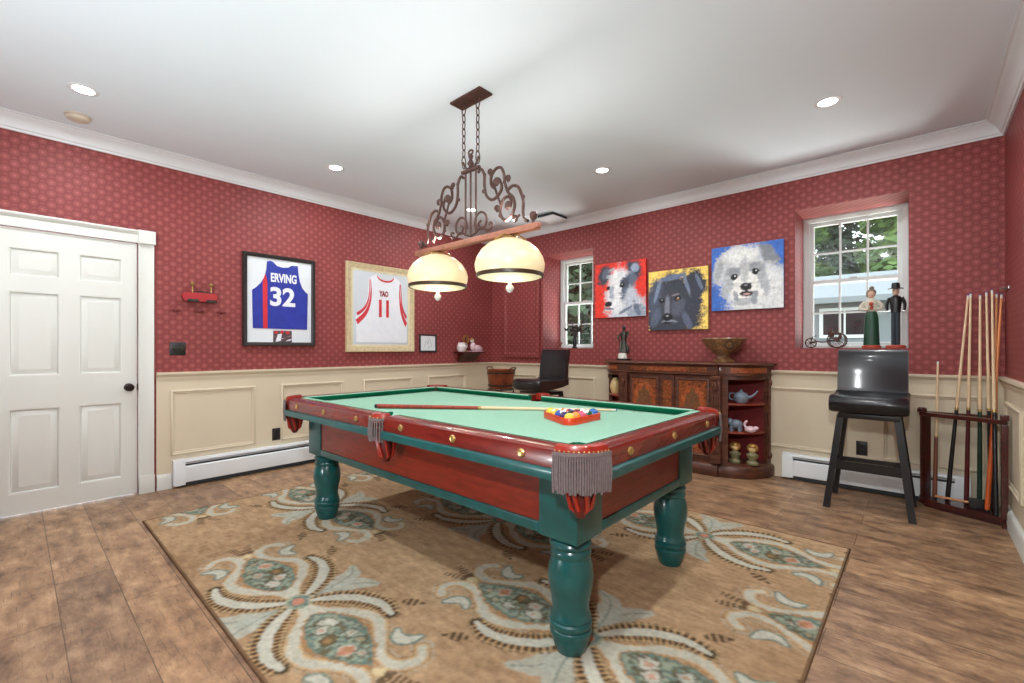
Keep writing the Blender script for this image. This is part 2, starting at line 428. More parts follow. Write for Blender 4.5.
door_slab(door)
door_o = struct('door_1', door, 'white')
k = MB(); T = Matrix.Translation((XL - .006, .632, .885)) @ Matrix.Rotation(PI / 2, 4, 'Y')
k.lathe([(0, 0), (.032, 0), (.032, .006), (.012, .010), (.011, .034), (.020, .040), (.029, .052), (.029, .062), (.020, .072), (0, .074)], T=T, seg=24)
k.build('door_knob', 'knob', door_o)
MB().box(XL - .03, XL - .003, .6835, .6905, .86, .91).build('latch_plate', 'knob', door_o)
b = MB(); cas = [(0, 0), (0, .020), (.008, .024), (.03, .018), (.08, .018), (.092, .026), (.10, .026), (.10, 0)]
for y0, sgn in ((DY1, 1), (DY0, -1)):
    b.loft([[(XL + h, y0 + sgn * d, z) for d, h in cas] for z in (.0, 2.072)])
    b.box(XL, XL + .030, min(y0, y0 + sgn * .104), max(y0, y0 + sgn * .104), 0, .145, bev=.003)
b.box(XL - .15, XL - .052, DY1 - .004, DY1, 0, DZ); 
hd = [(0, 2.072), (.020, 2.072), (.022, 2.135), (.032, 2.142), (.040, 2.156), (.044, 2.160), (.044, 2.172), (0, 2.172)]
b.loft([[(XL + d, y, z) for d, z in hd] for y in (DY0 - .105, DY1 + .105)])
b.box(XL, XL + .05, DY1 - .004, DY1 + .108, 2.068, 2.176, bev=.003)
struct('trim_9', b, 'white')

# windows: frame, two sashes with 3 x 2 lights, panes
def window(n, w):
    x0, x1, z0, z1 = w; y = YB + WD
    b = MB(); f = lambda u, v, h: (u, y - h, v)
    b.frame(f, x0, x1, z0, z1, [(0, -.08), (0, .018), (.014, .022), (.034, .010), (.046, .0), (.046, -.08)])
    root = struct('window_%d' % n, b, 'sashwhite')
    MB().box(x0 + .001, x1 - .001, y - .045, y + .02, z0 + .001, z0 + .022, bev=.004).build('window_sill', 'sashwhite', root)
    zm = (z0 + z1) / 2
    for (a, c, dy, nm) in ((zm - .02, z1 - .046, .045, 'upper'), (z0 + .02, zm + .022, .010, 'lower')):
        s = MB(); g = lambda u, v, h: (u, y + dy - h, v)
        u0, u1 = x0 + .047, x1 - .047
        s.frame(g, u0, u1, a, c, [(0, -.012), (0, .012), (.030, .012), (.036, .004), (.036, -.012)])
        iu0, iu1, iv0, iv1 = u0 + .036, u1 - .036, a + .036, c - .036
        for i in (1, 2): xx = iu0 + (iu1 - iu0) * i / 3; s.box(xx - .008, xx + .008, y + dy - .009, y + dy + .009, iv0, iv1)
        zz = (iv0 + iv1) / 2; s.box(iu0, iu1, y + dy - .008, y + dy + .008, zz - .008, zz + .008)
        so = s.build('sash', 'sashwhite', root)
        MB().box(iu0 - .004, iu1 + .004, y + dy - .002, y + dy + .002, iv0 - .004, iv1 + .004).build('pane', 'glass', so)
    lk = MB().box((x0 + x1) / 2 - .03, (x0 + x1) / 2 + .03, y - .012, y + .006, zm + .0225, zm + .034, bev=.003)
    lk.build('sash_lock', 'sashwhite', root)
window(1, W1); window(2, W2)

# ------------------------------------------------------------------ outdoors
M['grass'] = mat('lawn', (88, 98, 70), 0.95, rgb2=(110, 120, 88), scale=8)
M['leaf'] = mat('bright_leaves', (56, 88, 36), 0.7, rgb2=(118, 144, 72), scale=1.1)
M['leafdark'] = mat('deep_leaves', (30, 48, 32), 0.7, rgb2=(74, 94, 66), scale=1.1)
M['bark'] = mat('grey_bark', (56, 50, 46), 0.9, rgb2=(78, 70, 62), scale=6)
M['siding'] = mat('pale_siding', (128, 134, 136), 0.7, var=0.03)
M['roof'] = mat('pale_grey_roof', (136, 140, 142), 0.8, var=0.05)
M['darkglass'] = mat('dark_house_glass', (20, 28, 32), 0.15, rgb2=(40, 54, 54), scale=3)
struct('ground', MB().box(-40, 30, YB + .55, 60, -.2, .3), 'grass')
def tree(loc, h, rad, leafm, label, n=2600, seed=1):
    rnd = random.Random(seed); t = thing('tree', label, 'tree', loc, group=None)
    tr = MB(); tr.tube(spline([(0, 0, 0), (.1, .05, h * .3), (-.05, 0, h * .55), (.05, 0, h * .9)], 4), [.2 - .16 * i / 12 for i in range(13)], 8)
    for i in range(7):
        a = rnd.random() * 2 * PI; z = h * (.3 + .08 * i); q = rad * .75
        tr.tube([(0, 0, z), (math.cos(a) * q * .5, math.sin(a) * q * .5, z + q * .35), (math.cos(a) * q, math.sin(a) * q, z + q * .5)], [.07, .05, .02], 6)
    tr.build('trunk', 'bark', t)
    c = MB(); cl = [(Vector((rnd.uniform(-.72, .72) * rad, rnd.uniform(-.72, .72) * rad, h * (.12 + .84 * rnd.random()))), rad * (.28 + .14 * rnd.random())) for _ in range(80)]
    for i in range(n):
        p, r = rnd.choice(cl); d = Vector((rnd.gauss(0, 1), rnd.gauss(0, 1), rnd.gauss(0, 1))).normalized(); q = p + d * r * (.6 + .4 * rnd.random())
        x, y, _ = basis(d + Vector((rnd.gauss(0, .5), rnd.gauss(0, .5), rnd.gauss(0, .5)))); s_ = .10 + .11 * rnd.random()
        c.face([c.bm.verts.new(q + x * s_), c.bm.verts.new(q + y * s_ * .6), c.bm.verts.new(q - x * s_), c.bm.verts.new(q - y * s_ * .6)])
    o = c.build('foliage', leafm, t); return t
tree((-4.1, 22.2, .3), 9.5, 1.5, 'leaf', 'bright green tree behind the pale house, left in the right window', 9000, 3)
tree((-.4, 22.2, .3), 10.5, 1.5, 'leaf', 'bright green tree behind the pale house, right in the right window', 9000, 5)
tree((-2.5, 27, .3), 12, 2.0, 'leafdark', 'dark green tree standing deepest behind the pale house', 9000, 8)
tree((2.6, 27, .3), 12, 2.0, 'leafdark', 'dark green tree behind the pale house, rightmost in the right window', 9000, 9)
tree((-7.6, 11.2, .3), 8, 1.7, 'leafdark', 'dark green tree close outside the left window', 9000, 11)
tree((-11.3, 16.8, .3), 10, 2.3, 'leafdark', 'tall grey green tree farther back outside the left window', 9000, 13)
hs = thing('house', 'low pale house with a light roof outside the right window', 'house', (-1.4, 14.0, .3))
MB().box(-3.2, 3.6, 0, 5.5, 0, 2.1).build('wall', 'siding', hs)
MB().prism([(-.35, 2.06), (2.75, 3.0), (5.85, 2.06), (5.85, 2.18), (2.75, 3.13), (-.35, 2.18)], -3.5, 3.9, lambda a, c, h: (h, a, c)).build('roof', 'roof', hs)
MB().box(-3.52, 3.92, -.42, -.355, 2.03, 2.17).build('gutter', 'siding', hs)
for wx in (-2.35, -.45, 1.45):
    wf = MB().frame(lambda u, v, h: (u, -.002 - h, v), wx - .08, wx + .98, 1.17, 1.93, [(0, 0), (0, .04), (.08, .04), (.08, 0)]).box(wx + .43, wx + .47, -.03, -.003, 1.25, 1.85).build('house_window', 'sashwhite', hs)
    MB().box(wx, wx + .9, -.012, -.002, 1.25, 1.85).build('pane', 'darkglass', wf)

# ------------------------------------------------------------------ ceiling fittings
DL = {(-3.97, .30): 'recessed ceiling light nearest the white door and smoke detector', (-3.97, 1.98): 'recessed ceiling light above the framed jerseys on the left wall',
      (-3.97, 3.67): 'recessed ceiling light in the far left corner, seen through the chandelier scrolls', (-2.19, 3.67): 'recessed ceiling light above the carved cabinet, right of the chandelier',
      (-.46, 3.67): 'recessed ceiling light in front of the right window, above the bar stool', (-2.19, .30): 'recessed ceiling light over the near edge of the rug, outside the view', (-.46, 1.98): 'recessed ceiling light between the table and the right wall, outside the view', (-.46, .30): 'recessed ceiling light directly over the camera, outside the view'}
def downlight(x, y, label):
    t = thing('recessed_light', label, 'ceiling light', (x, y, ZC), group='recessed ceiling lights')
    MB().lathe([(.052, -.001), (.056, -.006), (.072, -.007), (.078, -.004), (.080, -.0005), (.05, -.0005)], seg=32).build('trim_ring', 'crown', t)
    MB().lathe([(0, -.0045), (.053, -.0045), (.053, -.0012), (0, -.0012)], seg=32).build('lens', 'lens', t)
    light('lamp', 'AREA', (0, 0, -.012), LAMP_W, (.95, .99, 1), .1, parent=t)
for (x, y), lab in DL.items():
    downlight(x, y, lab)
t = thing('smoke_detector', 'round yellowed smoke detector on the ceiling near the door', 'smoke detector', (-4.454, .309, ZC))
MB().lathe([(0, -.036), (.045, -.035), (.060, -.028), (.066, -.014), (.066, -.009)], seg=32).build('housing', 'plastic', t)
MB().lathe([(.0, -.009), (.072, -.009), (.074, 0), (0, 0)], seg=32).build('mounting_plate', 'plastic', t)
t = thing('ceiling_vent', 'square white ceiling vent beside the crown moulding above the left window', 'vent', (-3.415, 4.53, ZC))
MB().frame(lambda u, v, h: (u, v, -h), -.135, .135, -.165, .165, [(0, .038), (0, .044), (.006, .050), (.03, .047), (.03, .040)]).build('frame', 'crown', t)
MB().box(-.118, .118, -.148, .148, -.0375, -.001).build('duct_box', 'slot', t)
for i in range(9):
    MB().box(-.104, .104, -.016, .016, -.0012, .0012, T=Matrix.Translation((0, -.120 + .03 * i, -.044)) @ Matrix.Rotation(-.30, 4, 'X')).build('louver', 'crown', t)

# ------------------------------------------------------------------ wall heaters, plates
def heater(name, label, f, u0, u1):
    t = thing(name, label, 'heater', f((u0 + u1) / 2, 0, .0075)); o = Vector(t.location)
    g = lambda u, v, h: tuple(Vector(f(u, v, h + .0075)) - o)
    ext = lambda prof, a, c, b: b.loft([[g(u, v, h) for h, v in prof] for u in (a, c)])
    b = MB(); ext([(0, .03), (.006, .03), (.006, .228), (.052, .228), (.058, .222), (.058, .214), (.060, .214), (.060, .224), (.054, .236), (0, .236)], u0 + .001, u1 - .001, b); b.build('back_plate', 'heater', t)
    b = MB(); ext([(.058, .045), (.064, .042), (.066, .05), (.064, .174), (.056, .182), (.054, .176), (.058, .170)], u0 + .08, u1 - .08, b); b.build('front_cover', 'heater', t)
    b = MB(); ext([(.008, .008), (.048, .008), (.048, .190), (.008, .190)], u0 + .06, u1 - .06, b); b.build('fin_tube_shade', 'slot', t)  # fin tube block run low, its dark colour painting shade into the gaps
    b = MB(); ext([(.049, .196), (.056, .199), (.056, .203), (.049, .200)], u0 + .06, u1 - .06, b); b.build('damper', 'heater', t)
    for a, c in ((u0, u0 + .085), (u1 - .085, u1)):
        b = MB(); ext([(.0, .022), (.068, .022), (.070, .06), (.070, .206), (.062, .238), (0, .240)], a, c, b); b.build('end_cap', 'heater', t)
    return t
heater('baseboard_heater', 'long white baseboard heater along the left wall beside the door', onL, .915, 4.62)
heater('baseboard_heater', 'white baseboard heater behind the bar stool and cue rack', onB, -.945, .28)
def plate(name, label, cat, f, uc, vc, kind):
    t = thing(name, label, cat, f(uc, vc, .0)); o = Vector(t.location)
    g = lambda u, v, h: tuple(Vector(f(uc + u, vc + v, h)) - o)
    w, h_, base = (.058, .057, .001) if kind == 'switch' else (.038, .060, .008)
    MB().loft([[g(sx_ * d, sy_ * e, hh) for sx_, sy_ in ((-1, -1), (1, -1), (1, 1), (-1, 1))] for d, e, hh in ((w, h_, base), (w, h_, base + .003), (w - .005, h_ - .005, base + .006))]).build('plate', 'blackplate', t)
    if kind == 'switch':
        for dx in (-.024, .024):
            b = MB(); T = Matrix.Translation(g(dx, 0, base + .006)) @ Matrix.Rotation(PI / 2, 4, 'Y')
            b.lathe([(.014, 0), (.013, .010), (.010, .013), (0, .013)], T=T, seg=18).build('dimmer_knob', 'bronze', t)
    else:
        for dz in (-.022, .022):
            b = MB(); b.loft([[g(sx_ * .016, dz + sy_ * .014, hh) for sx_, sy_ in ((-1, -.6), (-.6, -1), (.6, -1), (1, -.6), (1, .6), (.6, 1), (-.6, 1), (-1, .6))] for hh in (base + .005, base + .009)]); b.build('socket', 'black', t)
plate('dimmer_switch', 'black double dimmer switch on red wallpaper beside the door', 'light switch', onL, .958, 1.20, 'switch')
plate('wall_outlet', 'black electrical outlet on the left wainscot above the heater', 'outlet', onL, 1.765, .345, 'outlet')
plate('wall_outlet', 'black electrical outlet on the back wainscot behind the bar stool', 'outlet', onB, -.367, .355, 'outlet')

# ------------------------------------------------------------------ numpy surface patterns (rug, painted canvases)
LIN = lambda c: np.array([L(v) for v in c])
def smooth_noise(h, w, cells, seed):
    r = np.random.RandomState(seed); cy, cx = cells; g = r.rand(cy + 2, cx + 2)
    y = np.linspace(0, cy, h); x = np.linspace(0, cx, w); yi = y.astype(int); xi = x.astype(int); fy = (y - yi)[:, None]; fx = (x - xi)[None]
    fy = fy * fy * (3 - 2 * fy); fx = fx * fx * (3 - 2 * fx)
    a = g[yi][:, xi]; b_ = g[yi][:, xi + 1]; c = g[yi + 1][:, xi]; d = g[yi + 1][:, xi + 1]
    return a * (1 - fy) * (1 - fx) + b_ * (1 - fy) * fx + c * fy * (1 - fx) + d * fy * fx
def seg_dist(X, Y, pts):
    best = np.full(X.shape, 9.0); arcl = np.zeros(X.shape); s0 = 0
    for (x0, y0), (x1, y1) in zip(pts[:-1], pts[1:]):
        dx, dy = x1 - x0, y1 - y0; l2 = dx * dx + dy * dy; t = np.clip(((X - x0) * dx + (Y - y0) * dy) / l2, 0, 1)
        d = np.hypot(X - x0 - t * dx, Y - y0 - t * dy); k = d < best; ln = math.sqrt(l2)
        arcl = np.where(k, s0 + t * ln, arcl); best = np.where(k, d, best); s0 += ln
    return best, arcl, s0
def catmull(pts, n=6): return [(p.x, p.y) for p in spline([(a, c, 0) for a, c in pts], n)]
def blend(img, mask, col):
    img += mask[..., None] * (col - img)
def grid_mesh(name, img, fmap, mats, parent=None, extra=None):
    """img (h, w, 3) linear colours become the point colours of a fine grid mesh"""
    h, w, _ = img.shape; u, v = np.meshgrid(np.linspace(0, 1, w), np.linspace(0, 1, h)); co = fmap(u, v).reshape(-1, 3)
    idx = np.arange(h * w).reshape(h, w); q = np.stack([idx[:-1, :-1], idx[:-1, 1:], idx[1:, 1:], idx[1:, :-1]], -1).reshape(-1, 4)
    col = np.concatenate([img.reshape(-1, 3), np.ones((h * w, 1))], 1)
    if extra is not None:
        ev, eq, ec = extra; q = np.concatenate([q, np.array(eq) + len(co)]); co = np.concatenate([co, np.array(ev, float)]); col = np.concatenate([col, np.tile(list(ec) + [1], (len(ev), 1))])
    me = bpy.data.meshes.new(name); me.vertices.add(len(co)); me.vertices.foreach_set('co', co.ravel())
    me.loops.add(q.size); me.loops.foreach_set('vertex_index', q.ravel().astype(np.int32)); me.polygons.add(len(q))
    me.polygons.foreach_set('loop_start', np.arange(0, q.size, 4, dtype=np.int32)); me.polygons.foreach_set('loop_total', np.full(len(q), 4, np.int32))
    me.update(calc_edges=True)
    at = me.color_attributes.new('Pattern', 'FLOAT_COLOR', 'POINT'); at.data.foreach_set('color', col.astype(np.float32).ravel())
    me.materials.append(mats); me.validate()
    o = bpy.data.objects.new(name, me); COL.objects.link(o)
    if parent: o.parent = parent
    return o
BOXQ = [(0, 1, 2, 3), (4, 7, 6, 5), (0, 4, 5, 1), (1, 5, 6, 2), (2, 6, 7, 3), (3, 7, 4, 0)]
def boxv(x0, x1, y0, y1, z0, z1): return [(x0, y0, z0), (x0, y1, z0), (x1, y1, z0), (x1, y0, z0), (x0, y0, z1), (x0, y1, z1), (x1, y1, z1), (x1, y0, z1)]

# ---- rug
RX0, RY0, RW, RH = -3.99, .602, 3.68, 2.74
def rug_pattern():
    st = .0062; nx, ny = int(RW / st), int(RH / st); A, B = np.meshgrid(np.linspace(0, RW, nx), np.linspace(0, RH, ny))
    K9 = np.ones(3) / 3.; n1 = smooth_noise(ny, nx, (6, 8), 1); n2 = smooth_noise(ny, nx, (40, 120), 2); n3 = smooth_noise(ny, nx, (170, 60), 3); n4 = smooth_noise(ny, nx, (200, 260), 4)
    img = np.zeros((ny, nx, 3)); tan1, tan2 = LIN((150, 120, 90)), LIN((186, 157, 122))
    f = np.clip(.2 + .5 * n1 + .5 * (n3 - .5) + .3 * (n2 - .5), 0, 1); img[:] = tan1 * (1 - f[..., None]) + tan2 * f[..., None]
    CRE, CRE2, BRN, RUST, TEAL, SAGE, PINK = LIN((184, 182, 166)), LIN((170, 172, 158)), LIN((72, 56, 38)), LIN((160, 120, 80)), LIN((104, 122, 112)), LIN((146, 152, 130)), LIN((186, 130, 106))
    n5 = smooth_noise(ny, nx, (330, 430), 5); wob = .012 * (n2 - .5) + .012 * (n4 - .5) + .008 * (n5 - .5)
    band = catmull([(.08, .0), (.16, .035), (.25, .115), (.34, .165), (.43, .165), (.52, .105), (.60, .058), (.68, .055), (.735, .09), (.745, .15), (.70, .19)])
    leafc = catmull([(.02, .03), (.08, .115), (.16, .19), (.25, .235), (.33, .25), (.41, .235)])
    for cx, cy in [(1.82, .30), (1.82, 1.67), (.67, .985), (.67, 2.355), (2.97, .985), (2.97, 2.355), (-.48, .30), (-.48, 1.67), (4.12, .30), (4.12, 1.67), (.67, -.385), (2.97, -.385)]:
        a = np.abs(A - cx); b_ = np.abs(B - cy); near = (a < .85) & (b_ < .42)
        if not near.any(): continue
        ys, xs_ = np.where(near); sl = (slice(ys.min(), ys.max() + 1), slice(xs_.min(), xs_.max() + 1))
        a, b_ = a[sl], b_[sl]; sg = (A - cx)[sl]; sb = (B - cy)[sl]; w = wob[sl]; im = img[sl]; N4 = n4[sl]; N2 = n2[sl]
        # fern stars along b
        for c0 in (((0, .08), (.02, .19), (.05, .27), (.12, .33)), ((0, .08), (-.02, .2), (-.06, .3), (-.13, .34))):
            d, s_, ln = seg_dist(sg * np.where(sb > 0, 1, -1), b_, catmull(c0)); wd = .035 + .03 * np.sin(s_ / .26 * PI)
            blend(im, ((d + w < wd) * .85), CRE2); blend(im, (d < .004) * .7, TEAL)
        # band around the ogee
        d, s_, ln = seg_dist(a, b_, band); r = .033 - .010 * (s_ / ln)
        tooth = .016 * np.abs(((s_ / .020) % 1) - .5) * (s_ > .25 * ln)
        blend(im, ((d < r + .026) & (((s_ / .013) % 1) < .45) & (s_ > .2 * ln)) * (.25 + .35 * N4), CRE2)
        blend(im, (d + w < r + .013) * .7, LIN((134, 98, 62))); blend(im, (d + w < r + .007) * .8, LIN((190, 158, 114)))
        blend(im, np.clip((r - d - w - tooth) / .008 + .5, 0, 1) * .92, CRE); blend(im, (d + w + tooth < r * .75) * (.35 * N4), CRE2)
        # ogee body
        t = np.clip((a - .15) / .50, 0, 1); hw = .118 * np.sin(PI * t ** .82) ** .85
        inside = (a > .15) & (a < .65); m = inside & (b_ + w < hw + .008); blend(im, m * .9, RUST)
        m = inside & (b_ + w < hw - .006); blend(im, m * 1.0, TEAL); m2 = inside & (b_ + w < hw - .016)
        v = N4 * .6 + N2 * .4; blend(im, (m2 & (v > .56)) * .8, SAGE); blend(im, (m2 & (v < .40)) * .8, LIN((106, 92, 62)))
        for fx, fy, fr, fc in ((.26, .02, .040, CRE), (.30, -.03, .034, CRE), (.40, .045, .030, CRE2), (.38, -.04, .034, LIN((104, 88, 60))), (.49, -.02, .030, PINK), (.47, .05, .02, SAGE), (.55, .012, .018, CRE2)):
            dd = np.hypot(a - fx, sb * np.where(sg > 0, 1, -1) - fy) + w * 1.5
            blend(im, (dd < fr) * .9, fc); blend(im, (np.abs(dd - fr) < .005) * .7, BRN if fc is not PINK else CRE)
            blend(im, (dd < fr * .35) * .7, PINK if fc is CRE else RUST)
        blend(im, ((np.hypot((a - .69) * .8, b_) + w) < .022) * .9, LIN((196, 180, 140)))
        # leaves
        d, s_, ln = seg_dist(a, b_, leafc); env = np.sin(np.clip(s_ / ln, 0.02, 1) ** .8 * PI * .90) ** .6
        blend(im, (d + w * .6 < .052 * env + .014) * .8, LIN((176, 140, 100)))
        dash = ((s_ / .026) % 1 < .62); blend(im, ((d + w * .4 < .058 * env + .010) & (d > .024 * env)) * dash * 1.0, BRN)
        blend(im, ((d + w * .4 > .050 * env + .004) & (d + w * .4 < .054 * env + .010)) * .5, LIN((196, 170, 128)))
        blend(im, (d + w * .5 < .026 * env) * 1.0, CRE)
        # heart of the flower
        dd = np.hypot(a * .8, b_) + w; blend(im, (dd < .055) * 1.0, SAGE); blend(im, (dd < .042) * 1.0, TEAL); blend(im, (dd < .026) * 1.0, PINK)
        # teardrops beside the band tips, dashed sprigs beyond
        d, s_, ln = seg_dist(a, b_, catmull([(.53, .19), (.565, .165), (.61, .175), (.64, .225)])); wd = .012 + .016 * np.sin(np.clip(s_ / ln, 0, 1) * PI)
        blend(im, (d + w * .5 < wd + .008) * .95, TEAL); blend(im, (d + w * .5 < wd - .003) * 1.0, CRE)
        d, s_, ln = seg_dist(a, b_, [(.70, .30), (.80, .36)]); blend(im, ((d < .03 * np.sin(np.clip(s_ / ln, .1, .95) * PI)) & ((s_ / .03) % 1 < .6)) * .9, BRN)
        d, s_, ln = seg_dist(a, b_, [(.74, .02), (.84, .045)]); blend(im, ((d + w < .022) & ((s_ / .025) % 1 < .55)) * .8, BRN)
        img[sl] = im
    for _ in range(1):
        img[1:-1, 1:-1] = .4 * img[1:-1, 1:-1] + .15 * (img[:-2, 1:-1] + img[2:, 1:-1] + img[1:-1, :-2] + img[1:-1, 2:])
    img *= (.80 + .18 * n4 + .16 * n5 + .10 * n3)[..., None]
    e = np.minimum(np.minimum(A, RW - A), np.minimum(B, RH - B)); blend(img, (e < .012) * .85, LIN((112, 84, 60)))
    return np.clip(img, 0, 1)
M['rug'] = painted('woven_rug', 0.95, 420)
o = grid_mesh('area_rug', rug_pattern(), lambda u, v: np.stack([(u) * RW, (v) * RH, np.full_like(u, .0095)], -1), M['rug'],
              extra=(boxv(-.004, RW + .004, -.004, RH + .004, .0005, .0088), BOXQ, LIN((110, 84, 62))))
o.location = (RX0, RY0, 0)
tag(o, 'large tan area rug with cream and teal paisley medallions under the pool table', 'rug')

# ---- painted canvases
def soft(U, V, cx, cy, rx, ry, ang=0, soft_=.42, wob=0):
    c, s = math.cos(ang), math.sin(ang); x = (U - cx) * c + (V - cy) * s; y = -(U - cx) * s + (V - cy) * c
    d = np.sqrt((x / rx) ** 2 + (y / ry) ** 2) + wob; return np.clip((1 - d) / soft_ + .5, 0, 1)
def dog(kind):
    n = 180; U, V = np.meshgrid(np.linspace(0, 1, n), np.linspace(0, 1, n))      # V measured downward
    na = smooth_noise(n, n, (9, 9), 21 + kind); nb = smooth_noise(n, n, (30, 16), 31 + kind); nc = smooth_noise(n, n, (60, 60), 41 + kind)
    w = .20 * (na - .5) + .30 * (nb - .5) + .26 * (nc - .5); img = np.zeros((n, n, 3))
    def P(col, *a, k=1.0, **kw): blend(img, soft(U, V, *a, wob=w, **kw) * k, LIN(col))
    if kind == 0:
        img[:] = LIN((226, 52, 34)); img *= (.94 + .12 * na)[..., None]
        P((206, 210, 218), .66, .95, .40, .34); P((150, 160, 176), .84, .98, .2, .2)
        P((60, 64, 78), .20, .24, .13, .19, .5); P((98, 106, 124), .22, .20, .07, .11, .5); P((58, 62, 78), .77, .17, .14, .17, -.3); P((150, 162, 186), .79, .14, .08, .08)
        P((222, 224, 228), .50, .40, .25, .30); P((228, 230, 232), .42, .62, .20, .30, .25); P((96, 106, 126), .66, .46, .12, .26, .35); P((70, 76, 92), .60, .40, .09, .10)
        P((190, 196, 208), .72, .66, .12, .2); P((236, 236, 236), .40, .40, .06, .28, .1); P((170, 176, 190), .34, .56, .05, .14)
        P((24, 22, 26), .545, .425, .055, .045, soft_=.3); P((24, 22, 26), .27, .46, .04, .04, soft_=.3); P((210, 214, 220), .55, .415, .012, .012)
        P((26, 24, 30), .275, .755, .075, .055, soft_=.3); P((120, 126, 140), .29, .84, .10, .02, .1); P((200, 130, 120), .27, .81, .04, .015)
        P((120, 130, 150), .62, .88, .14, .03, -.5); P((110, 120, 140), .84, .88, .05, .14, -.4)
    elif kind == 1:
        img[:] = LIN((246, 208, 104)); img *= (.95 + .1 * na)[..., None]
        P((56, 60, 72), .40, .78, .52, .44); P((52, 56, 68), .42, .44, .40, .38); P((74, 82, 102), .12, .45, .14, .32, .15); P((48, 52, 64), .80, .26, .17, .24, -.5); P((52, 56, 70), .78, .55, .12, .38, .1)
        P((98, 112, 142), .42, .13, .26, .045, -.1); P((120, 134, 160), .16, .34, .035, .2, .3); P((110, 122, 146), .66, .26, .03, .2, -.3); P((100, 112, 136), .86, .24, .03, .14, -.4)
        P((66, 66, 76), .38, .60, .19, .26); P((120, 124, 136), .33, .64, .045, .2, .05); P((84, 88, 102), .52, .62, .11, .16, .3); P((134, 140, 152), .36, .86, .13, .035); P((86, 94, 114), .14, .78, .08, .16, .4); P((88, 96, 118), .66, .84, .06, .16, -.4)
        P((14, 12, 14), .235, .50, .05, .042, soft_=.3); P((14, 12, 14), .515, .48, .055, .045, soft_=.3); P((150, 110, 70), .515, .485, .028, .022); P((190, 196, 206), .52, .47, .01, .01); P((190, 196, 206), .24, .49, .01, .01)
        P((120, 112, 116), .48, .42, .07, .018, -.2); P((16, 15, 18), .335, .785, .085, .06, soft_=.3); P((150, 154, 164), .33, .765, .03, .014); P((20, 20, 24), .34, .88, .10, .018)
    else:
        img[:] = LIN((58, 106, 190)); img *= (.93 + .14 * na)[..., None]
        P((214, 216, 216), .70, .86, .46, .34); P((206, 208, 208), .46, .36, .37, .36); P((196, 198, 200), .15, .36, .12, .24, .25); P((168, 172, 176), .12, .34, .05, .17, .2); P((128, 134, 140), .82, .22, .10, .22, -.5); P((216, 218, 218), .84, .62, .2, .3)
        P((224, 226, 224), .42, .16, .26, .12); P((228, 228, 224), .47, .66, .30, .27); P((180, 184, 188), .24, .60, .08, .22, .2); P((178, 182, 186), .74, .56, .07, .24, -.25); P((150, 154, 160), .33, .42, .13, .09); P((150, 154, 160), .64, .38, .13, .09)
        P((190, 192, 194), .48, .40, .06, .22); P((20, 20, 24), .335, .485, .052, .05, soft_=.3); P((20, 20, 24), .63, .43, .052, .05, soft_=.3); P((220, 224, 230), .345, .475, .012, .012); P((220, 224, 230), .64, .42, .012, .012)
        P((28, 26, 30), .505, .655, .085, .065, soft_=.3); P((130, 130, 136), .50, .63, .03, .012); P((44, 40, 44), .51, .755, .10, .04, soft_=.4); P((190, 150, 146), .51, .765, .05, .016); P((178, 182, 186), .48, .88, .2, .05); P((150, 156, 162), .62, .82, .04, .10, .3); P((156, 160, 166), .36, .80, .035, .10, -.2)
    nd = smooth_noise(n, n, (14, 52), 51 + kind); img *= (.70 + .26 * nb + .20 * nc + .20 * nd)[..., None]
    return np.clip(img, 0, 1)[::-1]                                                # row 0 at the bottom
M['canvas'] = painted('painted_canvas', 0.6)
def canvas(label, kind, x0, x1, z0, z1, edge):
    t = thing('canvas_painting', label, 'painting', ((x0 + x1) / 2, YB, (z0 + z1) / 2)); w, h, d = (x1 - x0) / 2, (z1 - z0) / 2, .036
    o = grid_mesh('painted_face', dog(kind), lambda u, v: np.stack([(u * 2 - 1) * w, np.full_like(u, -d - .001), (v * 2 - 1) * h], -1), M['canvas'], t)
    m_ = mat('canvas_edge', edge, .7); MB().box(-w, w, -d, -.001, -h, h, bev=.002).build('stretcher', m_, t)
canvas('red canvas painting of a white and grey terrier with perked ears', 0, -2.962, -2.300, 1.575, 2.226, (190, 40, 30))
canvas('yellow canvas painting of a fluffy black dog, lowest of the three', 1, -2.268, -1.620, 1.405, 2.058, (200, 170, 90))
canvas('blue canvas painting of a shaggy white dog, nearest the right window', 2, -1.583, -.940, 1.585, 2.224, (44, 84, 156))

# ---- framed jerseys
def text_mb(txt, size, bold=0.0):
    cu = bpy.data.curves.new('lettering', 'FONT'); cu.body = txt; cu.size = size; cu.align_x = 'CENTER'; cu.align_y = 'CENTER'; cu.extrude = .0008; cu.offset = bold
    o = bpy.data.objects.new('lettering', cu); COL.objects.link(o); bpy.context.view_layer.update()
    me = bpy.data.meshes.new_from_object(o.evaluated_get(bpy.context.evaluated_depsgraph_get())); bpy.data.objects.remove(o); bpy.data.curves.remove(cu); return me
def add_text(txt, size, loc, material, parent, name, sx=1.0, bold=0.0):
    me = text_mb(txt, size, bold); me.materials.clear(); me.materials.append(M[material])
    o = bpy.data.objects.new(name, me); COL.objects.link(o); o.parent = parent
    o.matrix_local = Matrix.Translation(loc) @ Matrix(((0, 0, 1, 0), (1, 0, 0, 0), (0, 1, 0, 0), (0, 0, 0, 1))) @ Matrix.Scale(sx, 4, (1, 0, 0)); return o
